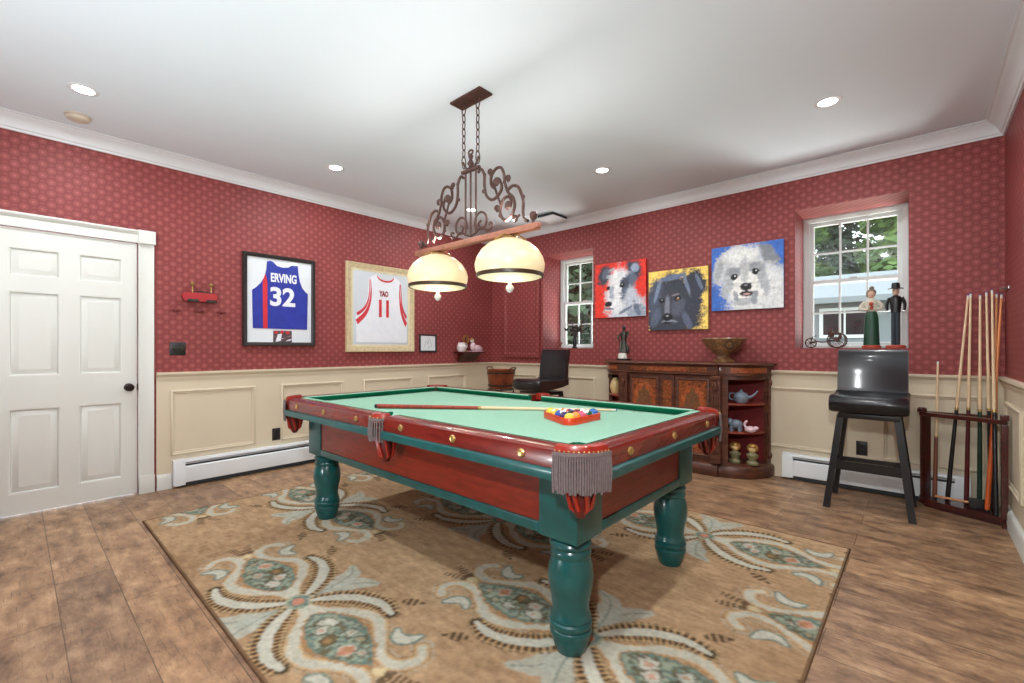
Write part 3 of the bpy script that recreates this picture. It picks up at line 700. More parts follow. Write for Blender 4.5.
def wall_frame(label, y0, y1, z0, z1, fm, prof, matm, linerm=None, liner=0):
    t = thing('framed_jersey', label, 'framed jersey', (XL, (y0 + y1) / 2, (z0 + z1) / 2)); w, h = (y1 - y0) / 2, (z1 - z0) / 2
    f = lambda u, v, hh: (hh, u, v)
    MB().frame(f, -w, w, -h, h, prof).build('frame', fm, t)
    d = max(p[0] for p in prof); iw, ih = w - d, h - d
    if liner: MB().frame(f, -iw - .002, iw + .002, -ih - .002, ih + .002, [(0, .012), (0, .020), (liner, .015), (liner, .012)]).build('liner', linerm, t)
    MB().box(.002, .010, -iw - .004, iw + .004, -ih - .004, ih + .004).build('mat_board', matm, t)
    MB().box(.0235, .0250, -iw - .003, iw + .003, -ih - .003, ih + .003).build('glazing', 'picglass', t)
    return t, f, w, h
pf = [(0, .001), (0, .034), (.006, .040), (.026, .036), (.036, .027), (.036, .001)]
t, f, w, h = wall_frame('black framed royal blue basketball jersey with white number 32', 1.461, 2.149, 1.228, 2.130, 'frameblack', pf, 'mat')
N = lambda s_, t_: ((s_ * 2 - 1) * w, (1 - t_ * 2) * h)       # frame fraction to local (u, v)
jer = [(.13, .81), (.12, .40), (.17, .37), (.23, .32), (.28, .25), (.305, .17), (.315, .075), (.36, .065), (.40, .075), (.45, .112), (.53, .125), (.61, .115), (.66, .085), (.70, .08), (.745, .085), (.755, .17), (.775, .26), (.81, .33), (.86, .375), (.895, .395), (.885, .81)]
jo = MB().prism([N(*p) for p in jer], .0115, .016, lambda a, c, hh: (hh, a, c)).build('jersey', 'blue', t)
MB().prism([N(*p) for p in [(.262, .81), (.256, .29), (.295, .21), (.318, .30), (.322, .81)]], .0162, .0172, lambda a, c, hh: (hh, a, c)).build('side_stripe', 'redcloth', jo)
add_text('ERVING', .118, (.0176, *N(.545, .250)), 'whitecloth', jo, 'name_lettering', .62, .004)
add_text('32', .25, (.0178, *N(.525, .465)), 'whitecloth', jo, 'number_lettering', 1.0, .008)
b = MB(); u0, v0 = N(.40, .965); u1, v1 = N(.66, .83); b.box(.0102, .013, u0, u1, v0, v1)
pl = b.build('photo_plaque', 'darkpic', t)
b = MB()
for (p, q) in (((.43, .955), (.49, .86)), ((.46, .93), (.53, .91)), ((.57, .95), (.63, .92)), ((.56, .90), (.64, .88))): a0, a1 = N(p[0], p[1]), N(q[0], q[1]); b.prism([(a0[0], a0[1]), (a0[0] + .05, a0[1] + .01), (a1[0] + .02, a1[1]), (a1[0] - .02, a1[1] - .01)], .0132, .0137, lambda a, c, hh: (hh, a, c))
b.build('plaque_marks', 'whitecloth', pl)
b = MB()
for p in ((.44, .85), (.52, .845), (.60, .85)): a0 = N(*p); b.prism(arc(a0[0], a0[1], .018, 0, 2 * PI - .3, 9), .0132, .0138, lambda a, c, hh: (hh, a, c))
b.build('plaque_marks', 'redcloth', pl)
pf2 = [(0, .001), (0, .030), (.008, .040), (.020, .038), (.038, .026), (.062, .022), (.062, .001)]
t, f, w, h = wall_frame('pale gold framed white basketball jersey with red number 11', 2.499, 3.415, 1.160, 2.188, 'framegold', pf2, 'matgrey', 'frameliner', .028)
N = lambda s_, t_: ((s_ * 2 - 1) * w, (1 - t_ * 2) * h)
jer = [(.14, .89), (.135, .60), (.20, .54), (.27, .46), (.30, .34), (.305, .17), (.36, .13), (.42, .105), (.45, .14), (.52, .165), (.60, .165), (.66, .145), (.69, .11), (.75, .14), (.80, .19), (.80, .33), (.815, .45), (.85, .54), (.885, .60), (.885, .89)]
jo = MB().prism([N(*p) for p in jer], .0115, .0155, lambda a, c, hh: (hh, a, c)).build('jersey', 'whitecloth', t)
for c0, c1 in ((((.315, .17), (.322, .30), (.30, .42), (.245, .51), (.15, .575)), .015), (((.335, .17), (.345, .30), (.325, .44), (.265, .56), (.145, .665)), .024), (((.788, .19), (.795, .32), (.805, .44), (.835, .52), (.878, .59)), .015), (((.775, .19), (.772, .32), (.785, .46), (.82, .575), (.876, .675)), .022)):
    cp = catmull(c0, 5); n_ = len(cp); top = []; bot = []
    for i, p in enumerate(cp):
        wd = c1 * (.45 + .75 * i / n_); sd = 1 if p[0] < .5 else -1; top.append(N(p[0] - sd * wd * .55, p[1] - wd * .9)); bot.append(N(p[0] + sd * wd * .55, p[1] + wd * .9))
    MB().prism(top + bot[::-1], .0157, .0167, lambda a, c, hh: (hh, a, c)).build('side_stripe', 'redcloth', jo)
b = MB(); cp = catmull([(.43, .112), (.47, .148), (.555, .165), (.64, .152), (.68, .115)], 5); b.prism([N(*p) for p in cp] + [N(p[0], p[1] + .022) for p in cp[::-1]], .0157, .0168, lambda a, c, hh: (hh, a, c)); b.build('collar_trim', 'redcloth', jo)
M['darkred'] = mat('maroon_lettering', (150, 40, 52), .7)
add_text('YAO', .085, (.0172, *N(.530, .325)), 'darkred', jo, 'name_lettering', .66, .005)
add_text('11', .27, (.0172, *N(.530, .505)), 'redcloth', jo, 'number_lettering', .72, .012)
# small picture
t = thing('framed_picture', 'small dark framed white picture beside the corner shelf', 'picture', (XL, 3.645, 1.273))
f = lambda u, v, hh: (hh, u, v)
MB().frame(f, -.138, .138, -.117, .117, [(0, .001), (0, .018), (.008, .022), (.020, .014), (.020, .001)]).build('frame', 'frameblack', t)
MB().box(.002, .008, -.119, .119, -.099, .099).build('mat_board', 'mat', t)
b = MB(); b.tube([(.0088, *p) for p in catmull([(-.06, -.05), (-.03, .03), (.0, -.01), (.02, .05), (.06, -.04), (.0, -.05)], 5)], .0025, 5)
b.build('drawing', mat('pale_ink', (170, 172, 178), .8), t)
MB().box(.0125, .0135, -.119, .119, -.099, .099).build('glazing', 'picglass', t)

# ------------------------------------------------------------------ small red wall bracket
t = thing('wall_bracket', 'small red wall bracket with two brass knobbed posts above the dimmer switch', 'wall bracket', (XL, 1.115, 1.655))
M['redpaint'] = mat('red_enamel', (168, 40, 46), .4)
MB().prism([(-.13, .0)] + arc(-.10, .005, .035, PI, PI * .5, 5) + [(.11, .04), (.13, .02), (.13, -.03), (.09, -.035), (-.08, -.035), (-.12, -.03)], .001, .05, lambda a, c, hh: (hh, a, c)).build('body', 'redpaint', t)
for u in (-.055, .085):
    MB().cone((.035, u, -.02), (.035, u, .10), .007, .006).lathe([(0, .10), (.012, .105), (.018, .118), (.012, .132), (0, .136)], (.035, u, 0), 14).build('post', 'brass', t)
    MB().box(.030, .062, u - .04, u + .04, -.042, -.018, bev=.004).build('foot', 'bronze', t)
MB().tube([(.045, -.055, .045), (.05, .015, .052), (.045, .085, .045)], .005, 6).build('rail', 'bronze', t)
for i, u in enumerate((-.175, .0, .175)):  # small dark red plates with knobs, in a row on the wallpaper
    o = MB().box(.001, .012, -.035, .035, -.008, .008, bev=.003).lathe([(.012, 0), (.006, .02), (.010, .03), (0, .034)], T=Matrix.Translation((.008, 0, -.004)) @ Matrix.Rotation(PI / 2, 4, 'Y'), seg=12).build('wall_knob_plate', mat('dark_red_plate', (112, 30, 34), .5), None, (XL, 1.115 + u, 1.535))
    tag(o, ('leftmost', 'middle', 'rightmost')[i] + ' of three dark red knobbed plates under the small red wall bracket', 'knob_plate', 'dark red knobbed wall plates')

# ------------------------------------------------------------------ corner wall shelf and what stands on it
t = thing('wall_shelf', 'small dark wall shelf beside the room corner holding white porcelain', 'shelf', (XL, 4.32, 1.148))
MB().box(.001, .15, -.23, .23, -.012, .010, bev=.004).build('board', 'cherry', t)
MB().prism([(.001, -.013), (.13, -.013), (.11, -.04), (.06, -.05), (.045, -.09), (.001, -.13)], -.16, .16, lambda a, c, hh: (a, hh, c)).build('corbel', 'cherry', t)
t = thing('porcelain_jug', 'white porcelain jug on the left end of the corner wall shelf', 'jug', (XL + .08, 4.165, 1.159))
MB().lathe([(0, 0), (.045, 0), (.065, .03), (.068, .075), (.05, .105), (.045, .12), (.052, .13), (.046, .13), (.03, .1), (0, .1)]).build('body', 'porcelain', t)
MB().tube(spline([(0, .045, .115), (0, .09, .11), (0, .10, .07), (0, .06, .035)], 6), .008, 8).build('handle', 'porcelain', t)
t = thing('porcelain_figurine', 'pinkish white reclining porcelain figurine on the corner wall shelf', 'figurine', (XL + .10, 4.39, 1.159))
b = MB(); b.box(-.045, .045, -.10, .13, 0, .012, bev=.004)
b.ball((0, .045, .05), (.045, .085, .045)); b.ball((0, -.03, .075), (.038, .045, .06)); b.ball((0, .10, .04), (.03, .05, .028)); b.build('body', 'pinkish', t)
MB().ball((0, -.045, .155), (.028, .028, .034)).build('head', 'porcelain', t)
MB().ball((-.004, -.047, .172), (.03, .032, .026)).build('hair', 'gold', t)
t = thing('gilt_ornament', 'small openwork gilt ornament standing at the back of the corner wall shelf', 'ornament', (XL + .033, 4.288, 1.159))
MB().lathe([(0, 0), (.03, 0), (.03, .01), (.008, .02), (.006, .12), (0, .12)], seg=14).build('stem', 'gold', t)
MB().tube([(0, x, z + .17) for x, z in arc(0, 0, .055, 0, 2 * PI * .97, 18)], .006, 6, closed=True).tube([(0, x * .5, z + .17) for x, z in arc(0, 0, .055, 0, 2 * PI * .97, 12)], .005, 6, closed=True).build('scroll', 'gold', t)

# ------------------------------------------------------------------ pool table
TX0, TX1, TY0, TY1 = -3.372, -.813, 1.268, 2.69; TCX, TCY = (TX0 + TX1) / 2, (TY0 + TY1) / 2
TB = thing('pool_table', 'red and teal pool table with green cloth and grey tasselled pockets', 'pool table', (TCX, TCY, .0105))
Z0 = -.0105
HX, HY = (TX1 - TX0) / 2, (TY1 - TY0) / 2
def zt(z): return z + Z0 + (.017 if z > .44 and z != .742 else 0)
legp = [(.0, .0), (.056, .0), (.060, .006), (.068, .028), (.076, .055), (.075, .066), (.082, .070), (.084, .080), (.081, .090), (.077, .093), (.081, .098), (.085, .108), (.084, .118), (.078, .124), (.081, .129), (.081, .136), (.074, .146), (.072, .17), (.077, .205), (.087, .25), (.091, .285), (.087, .325), (.079, .352), (.076, .362), (.080, .368), (.082, .378), (.078, .388), (.074, .394), (.081, .400), (.084, .410), (.080, .420), (.072, .428), (.078, .438), (.088, .442), (.088, .4385)]
LX, LY = 1.038, .482
LOX, LOY = .024, -.010
for sx_ in (-1, 1):
    for sy_ in (-1, 1):
        lx, ly = sx_ * LX + LOX, sy_ * LY + LOY
        b = MB(); b.lathe([(r, z * 1.036) for r, z in legp], (lx, ly, 0), 32)
        b.box(lx - .09, lx + .09, ly - .09, ly + .09, zt(.449), zt(.755) , bev=.005)
        b.build('leg', 'teal', TB)
for sy_ in (-1, 1):
    y = sy_ * (LY + .068) + LOY
    MB().box(-LX + LOX + .0905, LX + LOX - .0905, y - .015, y + .015, zt(.498), zt(.755)).build('apron_panel', 'apron', TB)
    MB().box(-LX + LOX + .0905, LX + LOX - .0905, y - .022, y + .022, zt(.455), zt(.497), bev=.006).build('apron_moulding', 'teal', TB)
for sx_ in (-1, 1):
    x = sx_ * (LX + .068) + LOX
    MB().box(x - .015, x + .015, -LY + LOY + .0905, LY + LOY - .0905, zt(.498), zt(.755)).build('apron_panel', 'apron', TB)
    MB().box(x - .022, x + .022, -LY + LOY + .0905, LY + LOY - .0905, zt(.455), zt(.497), bev=.006).build('apron_moulding', 'teal', TB)
# bed with notches for the six pockets
CG, SG = .135, .062         # gap from corner / from middle to the rail ends
bx, by = HX - .10, HY - .10
pr, ps = .062, .055
poly = []
poly += [(x, y) for x, y in arc(-bx, -by, pr, PI / 2, 0, 6)] + [(-ps, -by)] + arc(0, -by, ps, PI, 0, 8)[1:-1] + [(ps, -by)]
poly += [(x, y) for x, y in arc(bx, -by, pr, PI, PI / 2, 6)]
poly += [(x, y) for x, y in arc(bx, by, pr, -PI / 2, -PI, 6)] + [(ps, by)] + arc(0, by, ps, 0, -PI, 8)[1:-1] + [(-ps, by)]
poly += [(x, y) for x, y in arc(-bx, by, pr, 0, -PI / 2, 6)]
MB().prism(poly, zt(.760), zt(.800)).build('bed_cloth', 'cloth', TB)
MB().box(-LX + .12, LX - .12, -LY + .12, LY - .12, zt(.70), zt(.757)).build('slate_frame', 'walnut', TB)
woodp = [(0, .764), (0, .822), (.004, .830), (.014, .8365), (.085, .8365), (.090, .834), (.090, .764)]
cush = [(.0905, .803), (.0905, .8365), (.122, .8375), (.136, .834), (.138, .828), (.120, .803)]
strip = [(-.004, .722), (.0, .7635), (-.014, .7635), (-.022, .757), (-.022, .745), (-.010, .736), (-.008, .722)]
strip = [(.03, .722), (.03, .7635), (-.010, .7635), (-.018, .758), (-.020, .750), (-.016, .742), (-.004, .736), (-.002, .722)]
sides = []
for sy_ in (-1, 1):
    F = (lambda sy_: (lambda s_, n, z: (s_, sy_ * (HY - n), zt(z))))(sy_)
    sides += [(F, -HX + CG, -SG), (F, SG, HX - CG)]
for sx_ in (-1, 1):
    F = (lambda sx_: (lambda s_, n, z: (sx_ * (HX - n), s_, zt(z))))(sx_)
    sides += [(F, -HY + CG, HY - CG)]
for F, a, c in sides:
    r = MB().loft([[F(s_, n, z) for n, z in woodp] for s_ in (a, c)]).build('rail', 'mahog', TB)
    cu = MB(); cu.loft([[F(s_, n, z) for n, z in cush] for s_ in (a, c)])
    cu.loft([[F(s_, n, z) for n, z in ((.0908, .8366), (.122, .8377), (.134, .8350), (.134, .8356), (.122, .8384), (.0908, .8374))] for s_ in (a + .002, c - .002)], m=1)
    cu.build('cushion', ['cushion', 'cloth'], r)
    MB().loft([[F(s_, n, z) for n, z in strip] for s_ in (a, c)]).build('rail_moulding', 'teal', r)
    L_ = c - a
    for q in ((.17, .5, .83) if L_ > 1.06 and L_ < 1.08 else (.12, .45, .86)) if False else (.14, .5, .86):
        p = Vector(F(a + q * L_, 0, .796)); nrm = Vector(F(0, -1, 0)) - Vector(F(0, 0, 0))
        k = MB(); x_, y_, z_ = basis(nrm); T = Matrix((x_.to_4d(), y_.to_4d(), z_.to_4d(), (0, 0, 0, 1))).transposed(); T.translation = p; 
        for i in range(3): T[i][3] = p[i]; T[3][i] = 0
        k.lathe([(0, 0), (.017, 0), (.017, .004), (.013, .008), (.006, .006), (0, .007)], T=T, seg=18); k.build('rail_button', 'brass', r)
def pocket(kind, sx_, sy_):
    if kind == 'corner':
        cx_, cy_ = sx_ * (HX - CG), sy_ * (HY - CG); R = CG - .002
        a0, a1 = (0, PI / 2); fx = lambda a, r: (cx_ + sx_ * r * math.cos(a), cy_ + sy_ * r * math.sin(a)); n = 12; pc = (sx_ * (HX - .075), sy_ * (HY - .075)); NR = .050; cords = 26
    else:
        cx_, cy_ = 0, sy_ * (HY - .040); R = SG - .001; a0, a1 = (0.02, PI - .02)
        fx = lambda a, r: (cx_ + r * math.cos(a), cy_ + sy_ * r * math.sin(a)); n = 12; pc = (0, sy_ * (HY - .055)); NR = .048; cords = 17
    prof = [(.0, .802), (.0, .832), (-.006, .846), (-.024, .850), (-.046, .846), (-.052, .832), (-.050, .80)]
    prof = [(.004 + d, z) for d, z in prof]
    b = MB(); b.loft([[(*fx(a0 + (a1 - a0) * i / n, R + d), zt(z)) for d, z in prof] for i in range(n + 1)])
    po = b.build('pocket', 'redleather', TB)
    # netting bag of leather below
    b = MB(); b.lathe([(NR * .86, .79), (NR * .86, .74), (NR * .80, .68), (NR * .60, .63), (NR * .3, .605), (0, .60)], (pc[0], pc[1], Z0), 14)
    for i in range(7):
        a = 2 * PI * i / 7; b.tube([(pc[0] + NR * 1.03 * math.cos(a), pc[1] + NR * 1.03 * math.sin(a), zt(.76)), (pc[0] + NR * 1.02 * math.cos(a + .3), pc[1] + NR * 1.02 * math.sin(a + .3), zt(.69)), (pc[0] + NR * .75 * math.cos(a + .6), pc[1] + NR * .75 * math.sin(a + .6), zt(.625)), (pc[0], pc[1], zt(.595))], .0085, 6, m=1)
    b.build('net', ['netleather', 'redleather'], po)
    b = MB(); rf = R + .013
    for i in range(cords):
        a = a0 + (a1 - a0) * (i + .5) / cords; x, y = fx(a, rf); x2, y2 = fx(a, rf + .002 + .004 * random.random()); zl = .682 + .012 * random.random() + (.02 if kind == 'side' else 0)
        b.tube([(x, y, zt(.822)), (x2, y2, zt(.75)), (x, y, zt(zl))], [.0036, .0044, .005], 6)
    b.loft([[(*fx(a0 + (a1 - a0) * i / n, rf + d), zt(z)) for d, z in ((-.004, .815), (.004, .815), (.004, .826), (-.004, .826))] for i in range(n + 1)])
    b.build('fringe', 'fringe', po)
    b = MB()
    for i in range(cords // 2):
        a = a0 + (a1 - a0) * (i + .5) / (cords // 2); x, y = fx(a, R + .009); b.ball((x, y, zt(.829)), .0038, 8)
    b.build('studs', 'brass', po)
for sx_ in (-1, 1):
    for sy_ in (-1, 1): pocket('corner', sx_, sy_)
pocket('side', 1, -1); pocket('side', 1, 1)

# things on the table
ZB = .8175
M['bluechalk'] = mat('blue_chalk', (60, 110, 160), .9)
def cue(label, butt, tip, buttm, shaftm, group=None, seg=12, wrapm=None):
    p0, p1 = Vector(butt), Vector(tip); t = thing('pool_cue', label, 'cue', p0, group=group); d = p1 - p0
    ln = d.length; q = lambda s_: d * s_
    rad = lambda s_: .0145 - .0085 * s_
    MB().cone(q(.012), q(.44), rad(0), rad(.44), seg).build('butt', buttm, t)
    MB().cone(q(0), q(.0115), rad(0) * .85, rad(0), seg).build('bumper', 'black', t)
    MB().cone(q(.44), q(.452), rad(.44) + .0008, rad(.45) + .0008, seg).build('joint', 'brass', t)
    MB().cone(q(.4525), q(.978), rad(.45), .0064, seg).build('shaft', shaftm, t)
    MB().cone(q(.978), q(.995), .0065, .0063, seg).build('ferrule', 'marble', t)
    MB().cone(q(.995), q(1.0), .0063, .005, seg).build('tip', 'bluechalk', t)
    if wrapm: MB().cone(q(.10), q(.30), rad(.1) + .0008, rad(.3) + .0008, seg).build('wrap', wrapm, t)
    return t
M['maple'] = mat('pale_maple', (224, 196, 158), .35, var=.06, scale=8)
M['honey'] = mat('honey_maple', (204, 140, 88), .35, var=.1, scale=8)
M['cuered'] = wood('red_stained_butt', (120, 34, 22), (176, 66, 40), .3, (10, 10, 3), .4)
M['cuemaroon'] = mat('maroon_butt', (84, 18, 26), .3); M['cuegreen'] = mat('dark_green_butt', (18, 50, 36), .3)
M['cueorange'] = mat('orange_butt', (192, 84, 32), .3, var=.15); M['cueblack'] = mat('black_butt', (24, 22, 24), .3); M['orangeshaft'] = mat('orange_shaft', (222, 140, 84), .35); M['cuebrown'] = mat('brown_butt', (110, 58, 34), .35)
cue('pool cue with red butt lying across the green table cloth', (-2.594, 1.557, ZB + .0150), (-1.371, 2.470, ZB + .0072), 'cuered', 'maple')
# triangle and balls
ang = math.atan2(.248, -.149)          # apex direction towards the base middle
ax, ay = -1.278, 1.824
t = thing('ball_rack', 'red wooden triangle rack full of balls on the table cloth', 'rack', (ax, ay, ZB), ang)
r_ = .0286; s3 = math.sqrt(3)
def tri(off):
    # triangle of ball centres: apex at (off0,0), opening along +x
    h_ = 4 * r_ * s3; c = h_ * 2 / 3; k = (c + 2 * (r_ + off)) / c
    return [(.075 + h_ * 2 / 3 - c * k, 0), (.075 + h_ * 2 / 3 + (h_ / 3) * k, 4 * r_ * k), (.075 + h_ * 2 / 3 + (h_ / 3) * k, -4 * r_ * k)]
def round_tri(p, rr, n=5):
    out = []
    for i in range(3):
        a, b_, c = Vector((*p[i - 1], 0)), Vector((*p[i], 0)), Vector((*p[(i + 1) % 3], 0)); d0 = (a - b_).normalized(); d1 = (c - b_).normalized(); bis = (d0 + d1).normalized(); ctr = b_ + bis * rr * 2
        e0 = -(ctr - (b_ + d0 * rr * s3)); e1 = -(ctr - (b_ + d1 * rr * s3)); A0 = math.atan2(e0.y, e0.x); A1 = math.atan2(e1.y, e1.x); da = (A1 - A0 + PI) % (2 * PI) - PI
        out += [(ctr.x + rr * math.cos(A0 + da * k / n), ctr.y + rr * math.sin(A0 + da * k / n)) for k in range(n + 1)]
    return out
ti, to = round_tri(tri(.0012), .029), round_tri(tri(.0115), .040)
M['rackred'] = wood('red_rack_wood', (196, 52, 22), (224, 76, 38), .3, (4, 4, 10), .3)
M['racktip'] = mat('pale_rack_corner', (176, 130, 96), .4)
b = MB(); rings = []
for i in range(len(ti)): rings.append([(to[i][0], to[i][1], 0), (to[i][0], to[i][1], .032), ((to[i][0] * .8 + ti[i][0] * .2), (to[i][1] * .8 + ti[i][1] * .2), .035), (ti[i][0] * .8 + to[i][0] * .2, ti[i][1] * .8 + to[i][1] * .2, .035), (ti[i][0], ti[i][1], .032), (ti[i][0], ti[i][1], 0)])
b.loft(rings, loop=True); b.build('frame', 'rackred', t)
BALLS = [('white', (236, 228, 190), (232, 196, 60), 'cream ball with a yellow stripe at the near apex of the triangle rack'), ('solid', (62, 40, 96), None, 'solid purple ball in the second row of the triangle rack'), ('solid', (226, 140, 60), None, 'solid orange ball in the second row of the triangle rack'),
         ('white', (230, 226, 220), (40, 80, 170), 'white ball with a blue stripe in the triangle rack'), ('solid', (22, 22, 24), None, 'black ball in the middle of the triangle rack'), ('solid', (206, 90, 120), None, 'solid pink ball in the third row of the triangle rack'),
         ('solid', (222, 186, 60), None, 'solid yellow ball along the left side of the triangle rack'), ('white', (228, 224, 218), (190, 50, 50), 'white ball with a red stripe in the triangle rack'), ('solid', (120, 36, 40), None, 'solid maroon ball inside the triangle rack'), ('solid', (24, 84, 60), None, 'solid green ball along the right side of the triangle rack'),
         ('solid', (238, 204, 70), None, 'bright yellow ball in the left back corner of the triangle rack'), ('white', (232, 226, 214), (230, 130, 60), 'white ball with an orange stripe in the back row of the rack'), ('white', (232, 226, 214), (100, 60, 140), 'white ball with a purple stripe in the back row of the rack'), ('white', (230, 226, 222), (30, 110, 80), 'white ball with a green stripe in the back row of the rack'), ('solid', (40, 104, 178), None, 'solid blue ball in the right back corner of the triangle rack')]
bi = 0; white_m = mat('ball_ivory', (238, 234, 222), .12, coat=.5)
for row in range(5):
    for j in range(row + 1):
        lx = .075 + row * r_ * s3 + .0002; ly = (row - 2 * j) * r_ * 1.004
        px_ = ax + lx * math.cos(ang) - ly * math.sin(ang); py_ = ay + lx * math.sin(ang) + ly * math.cos(ang)
        kind, c1, c2, lab = BALLS[bi]; bi += 1
        m1 = mat('ball_colour', c1, .12, coat=.5); m2 = mat('ball_stripe', c2, .12, coat=.5) if c2 else white_m
        tb = bmesh.new(); bmesh.ops.create_uvsphere(tb, u_segments=24, v_segments=16, radius=.0285)
        mb = MB(); mp = {v: mb.bm.verts.new(v.co) for v in tb.verts}
        for f_ in tb.faces:
            z_ = f_.calc_center_median().z / .0285
            mi = (1 if abs(z_) < .52 else 0) if c2 else (1 if z_ > .93 else 0)
            mb.face([mp[v] for v in f_.verts], mi)
        tb.free(); o = mb.build('pool_ball', [m1, m2], None, (px_, py_, ZB + .0286), (random.uniform(.3, 1.2), random.uniform(-.6, .6), random.uniform(0, 6)), sharp=3)
        tag(o, lab, 'ball', 'pool balls in the triangle rack')

# ------------------------------------------------------------------ chandelier
CH = thing('chandelier', 'wrought iron billiard chandelier with two cream glass shades hanging on chains', 'chandelier', (-2.205, 2.03, 1.90))
zc = lambda z: z - 1.90
MB().box(-.145, .145, -.058, .058, zc(ZC - .014), zc(ZC - .001), bev=.003).build('canopy', 'iron', CH)
for dx in (-.068, .068):
    b = MB(); z = ZC - .012; i = 0
    while z > 2.44:
        big = i == 0 or z < 2.53; hl = .042 if big else .028; wl = .017 if big else .012
        pts = []
        for a_ in range(16):
            a = 2 * PI * a_ / 16; ex = wl * math.cos(a); ez = hl * math.sin(a)
            pts.append((dx + (ex if i % 2 == 0 else 0), (0 if i % 2 == 0 else ex), zc(z - hl) + ez))
        b.tube(pts, .0038, 6, closed=True); z -= 2 * hl - .009; i += 1
    b.build('chain', 'iron', CH)
b = MB()
for dx in (-.05, 0, .05): b.cone((dx, 0, zc(2.385)), (dx, 0, zc(1.955)), .0065, seg=10)
b.box(-.085, .085, -.012, .012, zc(2.372), zc(2.392), bev=.003)
b.build('stem_rods', 'iron', CH)
b = MB(); b.lathe([(0, 2.375), (.022, 2.39), (.012, 2.405), (.024, 2.425), (.010, 2.45), (.018, 2.475), (.008, 2.49), (0, 2.495)], (0, 0, -1.9), 14)
b.tube([(.022 * math.cos(a), 0, zc(2.50) + .014 * math.sin(a)) for a in [2 * PI * i / 12 for i in range(12)]], .006, 6, closed=True)
for sx_ in (-1, 1):
    b.tube(spline([(sx_ * .0, 0, zc(2.38)), (sx_ * .05, 0, zc(2.41)), (sx_ * .075, 0, zc(2.45)), (sx_ * .066, 0, zc(2.44))], 5), .007, 7)
b.build('finial', 'iron', CH)
def cpx(x, y, sx_): return (sx_ * (.237 + (x - 230) * .00099), 0, zc(2.245 - (y - 150) * .00092))
def spir(x, y, r0, r1, a0, turns, sx_, n=18): return [cpx(x + (r0 + (r1 - r0) * i / n) * math.cos(a0 + turns * 2 * PI * i / n), y + (r0 + (r1 - r0) * i / n) * math.sin(a0 + turns * 2 * PI * i / n), sx_) for i in range(n + 1)]
for sx_ in (-1, 1):
    b = MB(); C_ = lambda *pts: spline([cpx(x, y, sx_) for x, y in pts], 5)
    b.tube(C_((62, 40), (90, 22), (120, 70), (122, 150), (140, 220), (190, 262), (240, 250), (275, 205), (262, 150), (232, 128), (205, 150), (218, 178)), .0095, 8)
    b.tube(C_((214, 190), (185, 160), (185, 100), (225, 60), (270, 65), (296, 115), (302, 170), (330, 245), (372, 290), (385, 345), (365, 400), (318, 430), (275, 400), (262, 340), (290, 285), (332, 275), (356, 310), (345, 345), (318, 340)), .0095, 8)
    b.tube(C_((218, 190), (236, 240), (262, 300), (268, 345)), .0075, 7)
    b.tube(C_((322, 235), (365, 212), (412, 230), (440, 285), (455, 340), (452, 400), (462, 450), (492, 470)), .0095, 8)
    b.tube(C_((380, 360), (372, 415), (400, 428), (425, 415)), .0075, 7)
    for x, y in ((170, 65), (325, 150), (230, 330), (385, 430)): b.tube(spir(x, y, 4, 22, 0, 1.25, sx_), .0075, 7)
    for x, y in ((230, 150), (328, 332)): b.ball(cpx(x, y, sx_), (.026, .012, .028), 10)
    for x, y in ((122, 70), (112, 185), (455, 305), (300, 170), (262, 385)): b.ball(cpx(x, y, sx_), (.012, .010, .014), 8)
    b.build('scrollwork', 'iron', CH)
    b = MB(); D_ = lambda *pts: spline([(sx_ * x, 0, zc(z)) for x, z in pts], 6)
    b.tube(D_((.0, 1.945), (.05, 1.96), (.10, 1.985), (.16, 1.955), (.20, 1.975), (.19, 2.0), (.17, 1.99)), .0075, 7)
    b.tube(D_((.04, 2.0), (.05, 2.06), (.10, 2.085), (.145, 2.05), (.14, 1.995), (.095, 1.975), (.075, 2.01), (.10, 2.03)), .0075, 7)
    b.build('lower_scroll', 'iron', CH)
    MB().lathe([(.010, 1.925), (.008, 1.945), (.022, 1.96), (.026, 1.978), (.018, 1.995), (0, 2.0)], (sx_ * .535, 0, -1.9), 14).build('end_finial', 'iron', CH)
MB().box(-.60, .585, -.016, .016, zc(1.900), zc(1.930), bev=.004).box(-.585, .57, -.024, .024, zc(1.893), zc(1.900)).build('bar', 'bar', CH)
